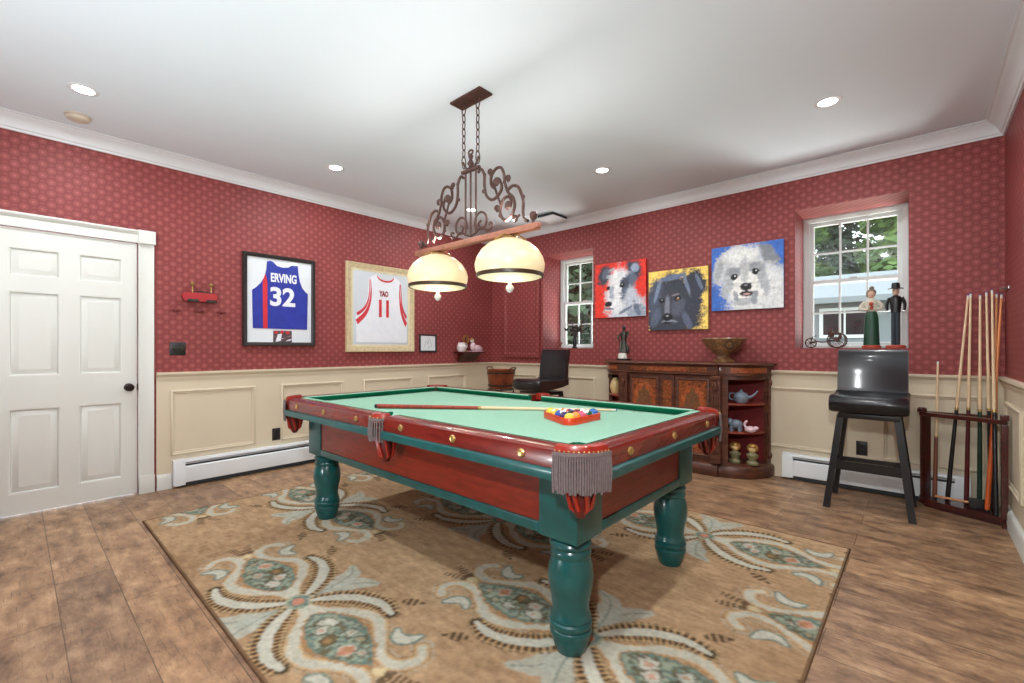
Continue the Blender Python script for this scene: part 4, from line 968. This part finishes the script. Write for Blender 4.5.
for i, dx in enumerate((-.345, .350)):
    b = MB(); prof = [(.030, 1.872), (.075, 1.862), (.130, 1.838), (.175, 1.800), (.203, 1.755), (.214, 1.715), (.211, 1.680), (.202, 1.655)]
    b.lathe(prof + [(r - .005, z) for r, z in prof[::-1]], (dx, 0, -1.9), 40); sh = b.build('shade', 'shade', CH)
    MB().lathe([(.2035, 1.655), (.2065, 1.655), (.2055, 1.636), (.199, 1.632), (.196, 1.636), (.198, 1.655)], (dx, 0, -1.9), 40).build('shade_band', 'band', sh)
    MB().lathe([(0, 1.612), (.06, 1.615), (.13, 1.622), (.18, 1.631), (.1955, 1.638), (.1955, 1.641), (0, 1.63)], (dx, 0, -1.9), 40).build('diffuser', 'diffuser', sh)
    MB().lathe([(0, 1.612), (.012, 1.610), (.014, 1.600), (.010, 1.592), (.022, 1.582), (.026, 1.568), (.018, 1.550), (.006, 1.542), (0, 1.54)], (dx, 0, -1.9), 16).build('crystal_drop', 'crystal', sh)
    b = MB(); b.lathe([(.012, 1.893), (.018, 1.885), (.045, 1.880), (.05, 1.872), (.0, 1.870)], (dx, 0, -1.9), 18)
    for a in range(3):
        an = 2 * PI * a / 3 + .3; b.tube([(dx, 0, zc(1.905)), (dx + .06 * math.cos(an), .06 * math.sin(an), zc(1.885)), (dx + .11 * math.cos(an), .11 * math.sin(an), zc(1.852))], .005, 6)
    b.build('shade_holder', 'brass', sh)
    light('bulb', 'POINT', (dx, 0, zc(1.56)), 2.5, (1, .90, .75), .10, parent=CH)
    light('ceiling_uplight', 'AREA', (dx, 0, zc(1.945)), 4.0, (1, .96, .90), .05, (PI, 0, 0), parent=CH)  # extra lamp above the bar, added to throw light on the ceiling

# ------------------------------------------------------------------ carved cabinet
CX, CHW, CD, CR = -1.895, .49, .43, .385
CB = thing('cabinet', 'dark carved walnut cabinet with inlaid doors and curved open shelf ends', 'cabinet', (CX, YB - .0085, 0))
def dshape(off=0.0, n=12):
    hw = CHW; out = [(-(hw + CR + off), -.001)]
    out += [(-hw - (CR + off) * math.cos(a), -(CD - .03 + off) * math.sin(a)) for a in [PI / 2 * i / n for i in range(1, n)]]
    out += [(-hw, -(CD - .03 + off)), (-hw, -(CD + off)), (hw, -(CD + off)), (hw, -(CD - .03 + off))]
    out += [(hw + (CR + off) * math.sin(a), -(CD - .03 + off) * math.cos(a)) for a in [PI / 2 * i / n for i in range(1, n)]]
    return out + [(hw + CR + off, -.001)]
def slab(offs, name, m_, par=CB):
    b = MB(); b.loft([[(x, y, z) for x, y in dshape(o_)] for o_, z in offs]); return b.build(name, m_, par)
slab([(-.02, .0), (-.005, .0), (0, .01), (0, .085), (-.012, .105), (-.03, .115)], 'plinth', 'walnut')
slab([(-.03, .945), (-.012, .950), (-.012, .958), (-.022, .965), (-.022, 1.028), (-.008, 1.036), (.0, 1.042)], 'frieze', 'walnut')
slab([(.0, 1.0425), (.016, 1.046), (.020, 1.054), (.016, 1.064), (.008, 1.068), (0.0, 1.070)], 'top', 'walnut')
# frieze inlay strips (front and around both ends)
b = MB(); b.box(-CHW + .10, CHW - .10, -(CD - .0215), -(CD - .026), .975, 1.020)
b.build('frieze_inlay', 'burl', CB)
MB().box(-.20, .20, -(CD - .0205), -(CD - .0213), .978, 1.017).build('frieze_inlay', 'amber', CB)
for sg in (-1, 1):
    b = MB(); n = 10
    b.loft([[(sg * (CHW + (CR - .022 + d) * math.sin(a)), -(CD - .03 - .022 + d) * math.cos(a), z) for d, z in ((-.004, .975), (.002, .975), (.002, 1.02), (-.004, 1.02))] for a in [.28 + (1.25 - .28) * i / n for i in range(n + 1)]])
    b.build('frieze_inlay', 'amber', CB)
slab([(-.03, .115), (-.03, .128)], 'bottom_board', 'walnut')
MB().box(-CHW - CR + .03, CHW + CR - .03, -.018, -.002, .128, .945).build('back_panel', 'lining', CB)
MB().box(-CHW + .02, CHW - .02, -CD + .075, -CD + .060, .128, .945).build('inner_panel', 'walnut', CB)
for sg in (-1, 1):
    x = sg * (CHW - .012)
    MB().box(min(x, x - sg * .022), max(x, x - sg * .022), -CD + .076, -.019, .128, .945).build('side_panel', 'lining', CB)
    # front pilaster at the joint, carved capital
    b = MB(); xx = sg * (CHW - .015)
    b.box(xx - .042, xx + .042, -CD + .004, -CD + .055, .128, .945, bev=.004); b.box(xx - .048, xx + .048, -CD - .004, -CD + .05, .128, .20, bev=.004); b.box(xx - .046, xx + .046, -CD - .002, -CD + .05, .90, .943, bev=.004)
    for q in (-.022, 0, .022): b.cone((xx + q, -CD + .004, .22), (xx + q, -CD + .004, .88), .007, seg=8)
    b.lathe([(0, .80), (.02, .81), (.03, .84), (.022, .88), (0, .895)], (xx, -CD + .004, 0), 12)
    b.build('pilaster', 'walnut', CB)
    # curved end: front post, wall post, shelves
    xx = sg * (CHW + .055)
    b = MB(); b.loft([[(sg * (CHW + (CR - .03 + d) * math.sin(a)), -(CD - .06 + d) * math.cos(a), z) for d, z in ((-.03, .128), (.0, .128), (.0, .945), (-.03, .945))] for a in [.06, .12, .18, .22]]); b.build('front_post', 'walnut', CB)
    b = MB(); b.loft([[(sg * (CHW + (CR - .03 + d) * math.sin(a)), -(CD - .06 + d) * math.cos(a), z) for d, z in ((-.03, .128), (.0, .128), (.0, .945), (-.03, .945))] for a in [1.30, 1.37, 1.44, 1.50]])
    for z in (.20, .88): b.ball((sg * (CHW + (CR - .022) * math.sin(1.40)), -(CD - .052) * math.cos(1.40), z), (.022, .022, .035), 10)
    b.cone((sg * (CHW + (CR - .026) * math.sin(1.40)), -(CD - .056) * math.cos(1.40), .22), (sg * (CHW + (CR - .026) * math.sin(1.40)), -(CD - .056) * math.cos(1.40), .86), .014, seg=10)
    b.build('wall_post', 'walnut', CB)
    b = MB(); b.loft([[(sg * (CHW + (CR - .03 + d) * math.sin(a)), -(CD - .06 + d) * math.cos(a), z) for d, z in ((-.02, .915), (-.002, .91), (-.002, .945), (-.02, .945))] for a in [.225 + (1.295 - .225) * i / 8 for i in range(9)]]); b.build('arched_head', 'walnut', CB)
    for z in (.425, .690):
        pl_ = [(sg * (CHW + .012), -.02), (sg * (CHW + .012), -(CD - .075))] + [(sg * (CHW + (CR - .045) * math.sin(a)), -(CD - .075) * math.cos(a)) for a in [.10 + (1.45 - .10) * i / 9 for i in range(10)]] + [(sg * (CHW + CR - .05), -.02)]
        MB().prism(pl_, z - .018, z).build('shelf', M.setdefault('shelfred', wood('red_brown_shelf', (120, 40, 30), (160, 74, 54), .35)), CB)
st_ = MB().box(-.069, .069, -CD + .032, -CD + .057, .135, .938, bev=.003).build('centre_stile', 'walnut', CB)
MB().box(-.045, .045, -CD + .030, -CD + .0318, .20, .88).build('stile_inlay', 'burl', st_)
# two inlaid doors with oval floral marquetry
for sg in (-1, 1):
    x0, x1 = (.072, CHW - .062) if sg > 0 else (-CHW + .062, -.072)
    f = lambda u, v, h_: (u, -CD + .058 - h_, v)
    d = MB().box(x0, x1, -CD + .040, -CD + .057, .135, .938).build('door', 'walnut', CB)
    MB().frame(lambda u, v, h_: (u, -CD + .040 - h_, v), x0 + .022, x1 - .022, .17, .91, [(0, 0), (0, .008), (.010, .012), (.022, .006), (.022, 0)]).build('door_moulding', 'walnut', d)
    MB().box(x0 + .045, x1 - .045, -CD + .036, -CD + .0395, .194, .886).build('burl_field', 'burl', d)
    xc = (x0 + x1) / 2; oval = [(xc + (x1 - x0 - .11) / 2 * math.copysign(abs(math.cos(a)) ** .75, math.cos(a)), .54 + .30 * math.copysign(abs(math.sin(a)) ** .75, math.sin(a))) for a in [2 * PI * i / 40 for i in range(40)]]
    MB().prism(oval, CD - .0355, CD - .0340, lambda a, c, h_: (a, -h_, c)).build('amber_oval', 'amber', d)
    flor = [(xc + (x1 - x0 - .165) / 2 * (1 + .10 * math.sin(7 * a)) * math.cos(a), 0.54 + .265 * (1 + .10 * math.sin(9 * a)) * math.sin(a)) for a in [2 * PI * i / 60 for i in range(60)]]
    MB().prism(flor, CD - .0338, CD - .0325, lambda a, c, h_: (a, -h_, c)).build('floral_inlay', 'floral', d)
    MB().ball((x0 + .025 if sg > 0 else x1 - .025, -CD + .034, .56), (.009, .012, .012), 10).build('keyhole', 'brass', d)

# on and in the cabinet
SY = 4.60
t = thing('bronze_statue', 'dark bronze draped statue on a white base on the cabinet top', 'statue', (-2.47, SY, 1.0705))
MB().box(-.06, .07, -.05, .05, 0, .02, bev=.004).build('foot_plate', 'black', t)
MB().lathe([(.0, .0205), (.05, .0205), (.052, .05), (.042, .08), (0, .085)], (-.012, 0, 0), 20).build('pedestal', 'marble', t)
b = MB(); b.lathe([(.0, .086), (.045, .086), (.043, .11), (.036, .16), (.030, .21), (.034, .26), (.040, .295), (.030, .318), (.012, .330), (.010, .342), (0, .343)], (0, 0, 0), 18, sy=.75)
b.ball((.004, -.003, .362), (.020, .021, .026), 12)
b.tube(spline([(-.036, 0, .30), (-.06, -.01, .27), (-.052, -.03, .235), (-.03, -.04, .225)], 5), [.012 - .0004 * i for i in range(16)], 7)
b.tube(spline([(.034, 0, .30), (.052, -.005, .32), (.058, -.01, .285), (.05, -.02, .25)], 5), [.012 - .0004 * i for i in range(16)], 7)
for i in range(7): a = 2 * PI * i / 7; b.tube([(.036 * math.cos(a), .027 * math.sin(a), .22), (.045 * math.cos(a + .2), .034 * math.sin(a + .2), .09)], [.005, .009], 6)
b.ball((.05, 0, .12), (.022, .02, .045)); b.ball((-.004, .004, .383), (.014, .014, .012), 8)
b.build('figure', 'bronze', t)
t = thing('bowl', 'large carved bronze pedestal bowl with ring handles on the cabinet top', 'bowl', (-1.405, SY, 1.0705))
MB().lathe([(0, 0), (.095, 0), (.098, .014), (.085, .026), (.065, .035), (.055, .055), (.06, .072), (.10, .095), (.15, .135), (.183, .185), (.198, .215), (.205, .222), (.200, .232), (.188, .228), (.165, .185), (.10, .115), (0, .095)], seg=36).build('body', 'bowl', t)
for a in (-PI / 2 + .55, PI / 2 + .55):
    c_ = Vector((.185 * math.cos(a), .185 * math.sin(a), .165)); tt = Vector((-math.sin(a), math.cos(a), 0))
    MB().tube([c_ + tt * .036 * math.cos(q) + Vector((0, 0, .036)) * math.sin(q) for q in [2 * PI * i / 18 for i in range(18)]], .006, 7, closed=True).ball(c_ + Vector((0, 0, .04)), .012, 8).build('ring_handle', 'bronze', t)
M['bluegrey'] = mat('blue_grey_glaze', (120, 134, 150), .2, var=.25, scale=40); M['creamglaze'] = mat('cream_glaze', (214, 186, 130), .3, var=.12, scale=25); M['olive'] = mat('olive_glaze', (120, 116, 84), .35, var=.25, scale=40)
t = thing('teapot', 'blue grey teapot on the upper shelf of the cabinet right end', 'teapot', (-1.245, 4.585, .6905))
MB().lathe([(0, 0), (.04, 0), (.062, .03), (.066, .06), (.05, .09), (.02, .105), (.012, .11), (.014, .122), (0, .128)]).build('body', 'bluegrey', t)
MB().tube(spline([(.055, 0, .05), (.10, 0, .075), (.14, 0, .12)], 6), [.014 - .0007 * i for i in range(13)], 8).build('spout', 'bluegrey', t)
MB().tube(spline([(-.055, 0, .085), (-.10, 0, .085), (-.10, 0, .035), (-.058, 0, .03)], 6), .007, 7).build('handle', 'bluegrey', t)
t = thing('elephant_figurine', 'blue and white porcelain animal figurine on the middle cabinet shelf', 'figurine', (-1.285, 4.565, .4255))
b = MB(); b.ball((0, 0, .065), (.062, .045, .045)); b.ball((-.06, 0, .085), (.032, .03, .032))
for x, y in ((-.035, -.022), (-.035, .022), (.035, -.022), (.035, .022)): b.cone((x, y, 0), (x, y, .05), .014, .017)
b.tube(spline([(-.085, 0, .085), (-.105, 0, .06), (-.10, 0, .03), (-.115, 0, .02)], 5), [.013 - .0005 * i for i in range(16)], 7); b.ball((-.05, -.03, .085), (.02, .008, .025), 8); b.ball((-.05, .03, .085), (.02, .008, .025), 8)
b.build('body', 'bluegrey', t)
t = thing('porcelain_swan', 'small white porcelain swan on the middle cabinet shelf', 'figurine', (-1.160, 4.56, .4255))
b = MB(); b.ball((0, 0, .03), (.05, .034, .03)); b.tube(spline([(-.035, 0, .04), (-.05, 0, .075), (-.03, 0, .105), (-.045, 0, .095)], 6), [.012 - .0003 * i for i in range(19)], 8); b.ball((.045, 0, .045), (.025, .02, .018)); b.build('body', 'pinkish', t)
for (x, y, lab, m_) in ((-1.295, 4.57, 'cream and olive bust figurine, left of the pair on the bottom cabinet shelf', 'creamglaze'), (-1.150, 4.585, 'cream and olive bust figurine, right of the pair on the bottom cabinet shelf', 'creamglaze')):
    t = thing('bust_figurine', lab, 'figurine', (x, y, .1285), group='bust figurines on the bottom cabinet shelf')
    MB().lathe([(0, 0), (.05, 0), (.052, .02), (.03, .04), (.048, .07), (.052, .09), (.02, .115), (0, .118)], sy=.75).build('base', 'olive', t)
    b = MB(); b.ball((0, 0, .145), (.032, .034, .04)); b.ball((0, -.033, .142), (.007, .009, .011), 8); b.build('head', m_, t)
    MB().ball((0, .006, .168), (.042, .040, .026)).ball((-.034, .005, .15), (.014, .02, .03)).ball((.034, .005, .15), (.014, .02, .03)).build('hair', 'gold', t)
t = thing('cream_vase', 'cream vase on the upper shelf of the cabinet left end', 'vase', (-2.575, 4.60, .6905))
MB().lathe([(0, 0), (.035, 0), (.055, .05), (.06, .09), (.045, .14), (.025, .165), (.028, .18), (.022, .18), (0, .15)]).build('body', 'creamglaze', t)

# ------------------------------------------------------------------ window sill ornaments
t = thing('flower_sculpture', 'dark metal flower sculpture in a slim vase on the left window sill', 'sculpture', (-3.40, 5.0, 1.2055))
MB().lathe([(0, 0), (.035, 0), (.038, .01), (.022, .03), (.026, .07), (.03, .11), (.02, .14), (.024, .15), (0, .15)], seg=18).build('vase', 'black', t)
rnd = random.Random(4)
for i in range(9):
    a = i * 2.4; r = .05 + .10 * rnd.random(); h = .22 + .15 * rnd.random(); p = (r * math.cos(a), .5 * r * math.sin(a), h)
    b = MB(); b.tube(spline([(0, 0, .13), (p[0] * .3, p[1] * .3, h * .75), p], 5), .005, 6)
    for k in range(5): q = 2 * PI * k / 5; b.ball((p[0] + .018 * math.cos(q), p[1] + .012 * math.sin(q), p[2] + .010 * math.sin(q * 2)), (.017, .012, .014), 8)
    b.build('flower', 'bronze', t)
t = thing('wire_ornament', 'small rusty wire ornament at the left end of the left window sill', 'ornament', (-3.60, 4.93, 1.2055))
MB().box(-.04, .04, -.02, .02, 0, .008).tube(spline([(-.03, 0, .008), (-.035, 0, .07), (0, 0, .10), (.03, 0, .07), (.01, 0, .05)], 6), .006, 7).tube(spline([(.02, 0, .008), (.03, 0, .05), (.06, 0, .08)], 6), .005, 7).build('body', 'copper', t)
# iron carriage model
t = thing('carriage_model', 'small iron model carriage with spoked wheels on the right window sill', 'model', (-.63, 4.99, 1.2055))
def wheel(x, y, r, nsp, nm='wheel'):
    b = MB(); b.tube([(x + (r - .005) * math.cos(a), y, r + (r - .005) * math.sin(a)) for a in [2 * PI * i / 28 for i in range(28)]], .005, 7, closed=True)
    for i in range(nsp): a = 2 * PI * i / nsp; b.cone((x, y, r), (x + (r - .006) * math.cos(a), y, r + (r - .006) * math.sin(a)), .0025, seg=6)
    b.cone((x, y - .012, r), (x, y + .012, r), .011, seg=12); b.build(nm, 'iron2', t)
M['iron2'] = mat('rusty_iron', (78, 48, 44), .5, .4, var=.3, scale=50)
wheel(-.125, -.0, .048, 8); wheel(.075, -.06, .072, 12); wheel(.075, .06, .072, 12); 
MB().tube(spline([(-.125, 0, .048), (-.08, 0, .06), (-.02, 0, .055), (.06, 0, .075)], 6), .007, 7).cone((.075, -.07, .072), (.075, .07, .072), .006).build('chassis', 'iron2', t)
MB().box(.02, .11, -.03, .03, .085, .098, bev=.003).box(.09, .11, -.03, .03, .098, .14, bev=.003).build('seat', 'iron2', t)
MB().lathe([(0, 0), (.022, 0), (.024, .04), (.012, .055), (.006, .09), (0, .09)], (.03, 0, .10), 14).build('boiler', 'iron2', t)
MB().tube([(-.125, 0, .05), (-.115, 0, .10), (-.08, 0, .115)], .004, 6).build('tiller', 'iron2', t)
# folk figures
M['greenpaint'] = mat('dark_green_paint', (22, 66, 46), .45, var=.2); M['redbase'] = mat('terracotta_paint', (178, 72, 48), .5, var=.15); M['navypaint'] = mat('dark_blue_paint', (38, 48, 58), .5, var=.2); M['skinpaint'] = mat('pale_face_paint', (210, 172, 150), .5); M['greyhair'] = mat('grey_hair_paint', (126, 112, 96), .6, var=.2); M['creamcloth'] = mat('cream_shawl_paint', (200, 196, 178), .6, var=.12)
def folk(nm, lab, x):
    t = thing(nm, lab, 'figurine', (x, 4.99, 1.2055))
    MB().lathe([(0, 0), (.065, 0), (.068, .008), (.064, .022), (.05, .026), (0, .026)], seg=24, sy=.8).build('base', 'redbase', t); return t
t = folk('woman_figurine', 'tall wooden woman figurine in a dark green skirt on the right window sill', -.312)
MB().lathe([(0, .0265), (.058, .0265), (.056, .06), (.052, .15), (.050, .24), (.044, .29), (.034, .315), (0, .318)], seg=20, sy=.8).build('skirt', 'greenpaint', t)
b = MB(); b.lathe([(0, .315), (.036, .315), (.044, .35), (.050, .39), (.036, .415), (.016, .425), (.013, .44), (0, .44)], seg=18, sy=.75)
for s_ in (-1, 1): b.tube(spline([(s_ * .042, 0, .40), (s_ * .07, -.01, .365), (s_ * .062, -.03, .335), (s_ * .015, -.05, .335)], 5), [.016 - .0003 * i for i in range(16)], 8)
b.ball((-.062, -.01, .345), (.03, .025, .022), 10); b.build('blouse', 'creamcloth', t)
MB().ball((0, -.042, .38), (.016, .012, .018)).ball((.004, -.046, .345), (.014, .012, .016)).build('bouquet', 'redbase', t)
MB().ball((0, -.004, .465), (.028, .030, .036)).ball((0, -.034, .462), (.005, .006, .008), 8).build('head', 'skinpaint', t)
MB().ball((0, .008, .482), (.034, .034, .034)).ball((0, .014, .522), (.018, .018, .016)).ball((-.026, .004, .47), (.012, .02, .03)).build('hair', 'greyhair', t)
t = folk('man_figurine', 'tall wooden man figurine in a black hat on the right window sill', -.152)
b = MB()
for s_ in (-1, 1): b.tube([(s_ * .013, 0, .0265), (s_ * .013, 0, .16), (s_ * .011, 0, .32)], [.017, .017, .019], 10)
b.build('trousers', 'navypaint', t)
b = MB(); b.lathe([(0, .30), (.032, .30), (.036, .35), (.042, .40), (.036, .43), (.016, .445), (0, .446)], seg=18, sy=.7)
for s_ in (-1, 1): b.tube(spline([(s_ * .038, 0, .425), (s_ * .056, 0, .38), (s_ * .058, -.005, .34), (s_ * .052, -.012, .315)], 5), [.014 - .0003 * i for i in range(16)], 8)
b.build('coat', 'black', t)
MB().ball((0, 0, .475), (.023, .025, .034)).ball((0, -.025, .474), (.004, .006, .008), 8).build('head', 'skinpaint', t)
MB().lathe([(0, .497), (.052, .497), (.053, .503), (.030, .507), (.028, .535), (.024, .55), (0, .552)], seg=20).build('hat', 'black', t)

# ------------------------------------------------------------------ bar stools
def stool(label, loc):
    t = thing('bar_stool', label, 'bar stool', loc, group='black leather bar stools')
    seatp = [(-.255, .752), (-.264, .785), (-.260, .82), (-.24, .845), (-.20, .855), (-.05, .848), (.10, .848), (.16, .862), (.205, .870), (.205, .79), (.10, .760), (-.18, .724), (-.23, .728)]
    b = MB(); b.loft([[(x, y * (1 if abs(x) < .215 else .985), z + (0 if abs(x) < .215 else (-.008 if z > .8 else .008))) for y, z in seatp] for x in (-.225, -.212, -.1, 0, .1, .212, .225)]); se = b.build('seat', 'leather', t)
    for s_ in (-1, 1): MB().prism([(y * .97, .80 + (z - .80) * .9) for y, z in seatp], .2252, .229, lambda a, c, h_, s_=s_: (s_ * h_, a, c)).build('seat_side', 'leatheredge', se)
    b = MB(); rings = []
    for i in range(9):
        x = -.215 + .43 * i / 8; cv = .022 * (1 - (x / .215) ** 2)
        rings.append([(x, y + cv, z) for y, z in ((.150, .862), (.158, .90), (.165, 1.0), (.180, 1.10), (.196, 1.178), (.205, 1.190), (.222, 1.193), (.236, 1.186), (.240, 1.17), (.222, 1.08), (.206, .98), (.200, .862))])
    b.loft(rings); bk = b.build('backrest', 'leather', t)
    for s_ in (-1, 1): MB().prism([(.150, .865), (.166, 1.0), (.196, 1.18), (.236, 1.18), (.206, .99), (.20, .865)], .2155, .2195, lambda a, c, h_, s_=s_: (s_ * h_, a, c)).build('back_side', 'leatheredge', bk)
    MB().box(-.18, .18, -.19, .16, .680, .715, bev=.004).build('seat_frame', 'black', t)
    MB().lathe([(.10, .7155), (.10, .735), (0, .735), (0, .7155)], (0, -.01, 0), 24).build('swivel_plate', 'black', t)
    for sx_ in (-1, 1):
        for sy_ in (-1, 1):
            x0, y0, x1, y1 = sx_ * .165, sy_ * .145 - .015, sx_ * .245, sy_ * .225
            w0 = .021
            MB().loft([[(x + a * w0, y + c * w0, z) for a, c in ((-1, -1), (1, -1), (1, 1), (-1, 1))] for x, y, z in ((x1, y1, 0.001), (x0, y0, .700))]).build('leg', 'black', t)
    def at(z, s1, s2): k_ = 1 - z / .700; return (s1 * (.165 + .08 * k_), s2 * (.145 + .08 * k_) - .015 * (1 - k_), z)
    for (p, q, nm) in ((at(.325, -1, -1), at(.325, 1, -1), 'footrest'), (at(.30, -1, 1), at(.30, 1, 1), 'stretcher'), (at(.285, -1, -1), at(.285, -1, 1), 'stretcher'), (at(.285, 1, -1), at(.285, 1, 1), 'stretcher')):
        p, q = Vector(p), Vector(q); d = (q - p).normalized(); hw_ = .032 if nm == 'footrest' else .020; side = Vector((-d.y, d.x, 0)) * .012; up = Vector((0, 0, hw_)); p += d * .018; q -= d * .018
        o = MB().loft([[c + side + up, c - side + up, c - side - up, c + side - up] for c in (p, q)]).build(nm, 'black', t)
        if nm == 'footrest':
            s2 = Vector((-d.y, d.x, 0)) * .015; MB().loft([[c + s2 + up + Vector((0, 0, .004)), c - s2 + up + Vector((0, 0, .004)), c - s2 + up + Vector((0, 0, .0005)), c + s2 + up + Vector((0, 0, .0005))] for c in (p + d * .05, q - d * .05)]).build('foot_plate', 'bronze', o)
    return t
st = stool('black leather bar stool in front of the right window, beside the cue rack', (-.283, 4.375, 0))
dup(st, (-3.23, 4.09, 0), 'black leather bar stool beside the copper tub, behind the pool table', -.16)

# ------------------------------------------------------------------ copper tub on a stand
t = thing('copper_tub', 'aged copper tub with iron handles on a stand in the room corner', 'tub', (-4.20, 4.42, 0))
MB().lathe([(0, .665), (.155, .665), (.165, .68), (.185, .88), (.19, .905), (.198, .912), (.198, .922), (.188, .922), (.175, .88), (.155, .69), (0, .685)], seg=32).build('tub', 'copper', t)
for z in (.70, .865): MB().lathe([(.172 + (z - .70) * .085, z), (.177 + (z - .70) * .085, z), (.179 + (z - .70) * .085, z + .02), (.174 + (z - .70) * .085, z + .02)], seg=32).build('hoop', 'bronze', t)
for s_ in (-1, 1): MB().tube(spline([(s_ * .186, -.05, .90), (s_ * .225, -.045, .945), (s_ * .225, .045, .945), (s_ * .186, .05, .90)], 6), .008, 7).build('handle', 'iron', t)
MB().tube([(.17 * math.cos(a), .17 * math.sin(a), .655) for a in [2 * PI * i / 28 for i in range(28)]], .009, 7, closed=True).build('stand_ring', 'black', t)
MB().tube([(.14 * math.cos(a), .14 * math.sin(a), .20) for a in [2 * PI * i / 28 for i in range(28)]], .007, 7, closed=True).build('stand_ring', 'black', t)
for i in range(4): a = PI / 4 + PI / 2 * i; MB().tube(spline([(.17 * math.cos(a), .17 * math.sin(a), .655), (.15 * math.cos(a), .15 * math.sin(a), .35), (.14 * math.cos(a), .14 * math.sin(a), .20), (.19 * math.cos(a), .19 * math.sin(a), .009)], 6), .009, 7).build('leg', 'black', t)

# ------------------------------------------------------------------ cue rack and cues
CRK = thing('cue_rack', 'dark cherry corner cue rack holding pool cues', 'cue rack', (XR - .03, YB - .085, 0))
ox, oy = XR - .03, YB - .085
foot = [(-.005, 4.75), (-.005, 4.655), (.045, 4.615), (.13, 4.575), (.25, 4.525), (.36, 4.475), (.428, 4.44), (.428, 4.75)]
loc2 = lambda pts: [(x - ox, y - oy) for x, y in pts]
MB().prism(loc2(foot), .030, .062).build('base_shelf', 'cherry', CRK)
ins = [(.012, 4.735), (.03, 4.66), (.13, 4.605), (.25, 4.555), (.36, 4.505), (.41, 4.485), (.41, 4.735)]
MB().prism(loc2(ins), .0, .0295).build('plinth', 'cherry', CRK)
front = [(-.005, 4.655), (.045, 4.615), (.13, 4.575), (.25, 4.525), (.36, 4.475), (.428, 4.44)]
inner = [(x + .014, y + .045) for x, y in front]
MB().prism(loc2(front + inner[::-1]), .690, .718).build('top_rail', 'cherry', CRK)
MB().prism(loc2([(.012, 4.725), (.41, 4.725), (.41, 4.75), (.012, 4.75)]), .690, .718).build('top_rail', 'cherry', CRK)
b = MB(); b.prism(loc2([(.000, 4.752), (.000, 4.66), (.012, 4.652), (.062, 4.72), (.062, 4.752)]), .0625, .6895)
b.build('side_post', 'cherry', CRK)
b = MB(); b.prism(loc2([(-.016, 4.755), (-.016, 4.636), (.008, 4.622), (.040, 4.64), (.040, 4.755)]), .7185, .742); b.lathe([(0, .742), (.024, .742), (.02, .752), (0, .754)], (.012 - ox, 4.67 - oy, 0), 14); b.build('post_cap', 'cherry', CRK)
b = MB(); b.box(.404 - ox, .436 - ox, 4.425 - oy, 4.465 - oy, .0, .0295); b.box(.404 - ox, .436 - ox, 4.425 - oy, 4.465 - oy, .0625, .6895, bev=.003); b.build('side_post', 'cherry', CRK)
MB().box(.400 - ox, .440 - ox, 4.421 - oy, 4.469 - oy, .7185, .756, bev=.006).build('post_cap', 'cherry', CRK)
ZR = .0625
CG_ = 'pool cues standing in the corner rack'
cue('short pale cue standing alone at the left of the corner rack', (.082, 4.672, ZR + .001), (.103, 4.80, 1.105), 'cuebrown', 'maple', CG_)
cue('black butted cue leaning right across the corner rack', (.150, 4.665, ZR + .001), (.268, 4.80, 1.605), 'cueblack', 'maple', CG_)
cue('maroon butted cue standing in the corner rack', (.252, 4.690, ZR + .001), (.281, 4.79, 1.615), 'cuemaroon', 'maple', CG_)
cue('dark green butted cue standing in the corner rack', (.318, 4.665, ZR + .001), (.330, 4.80, 1.60), 'cuegreen', 'maple', CG_)
cue('black butted cue standing deepest in the corner rack', (.378, 4.70, ZR + .001), (.362, 4.80, 1.62), 'cueblack', 'maple', CG_)
cue('orange butted cue with orange shaft in the corner rack', (.345, 4.535, ZR + .001), (.436, 4.77, 1.595), 'cueorange', 'orangeshaft', CG_)
cue('black butted cue nearest the right post of the corner rack', (.384, 4.484, ZR + .001), (.388, 4.77, 1.63), 'cueblack', 'maple', CG_)
cue('dark cue with honey shaft beside the right post of the corner rack', (.385, 4.585, ZR + .001), (.412, 4.785, 1.60), 'cueblack', 'honey', CG_)
t = thing('table_brush', 'black table brush with thin wooden handle lying on the rack base', 'brush', (.265, 4.60, ZR))
MB().box(-.005, .075, -.03, .03, .001, .062, bev=.010).build('head', 'black', t)
MB().box(-.012, .082, -.022, .022, .0625, .068, bev=.002).build('head_cap', 'blackplate', t)
MB().cone((-.18, .03, .035), (-.006, .0, .035), .008, .009).build('handle', 'honey', t)
t = thing('cue_clip', 'chrome cue clip on the right wall above the cue rack', 'clip', (XR, 4.68, 1.625))
M['chrome'] = mat('chrome', (190, 190, 190), .2, .9)
MB().box(-.008, -.001, -.09, .09, -.012, .012, bev=.002).build('back_bar', 'chrome', t)
for y in (-.05, .01, .07): MB().tube(spline([(-.008, y - .012, 0), (-.03, y - .016, 0), (-.035, y - .006, 0)], 4), .003, 6).tube(spline([(-.008, y + .012, 0), (-.03, y + .016, 0), (-.035, y + .006, 0)], 4), .003, 6).build('spring_jaw', 'chrome', t)
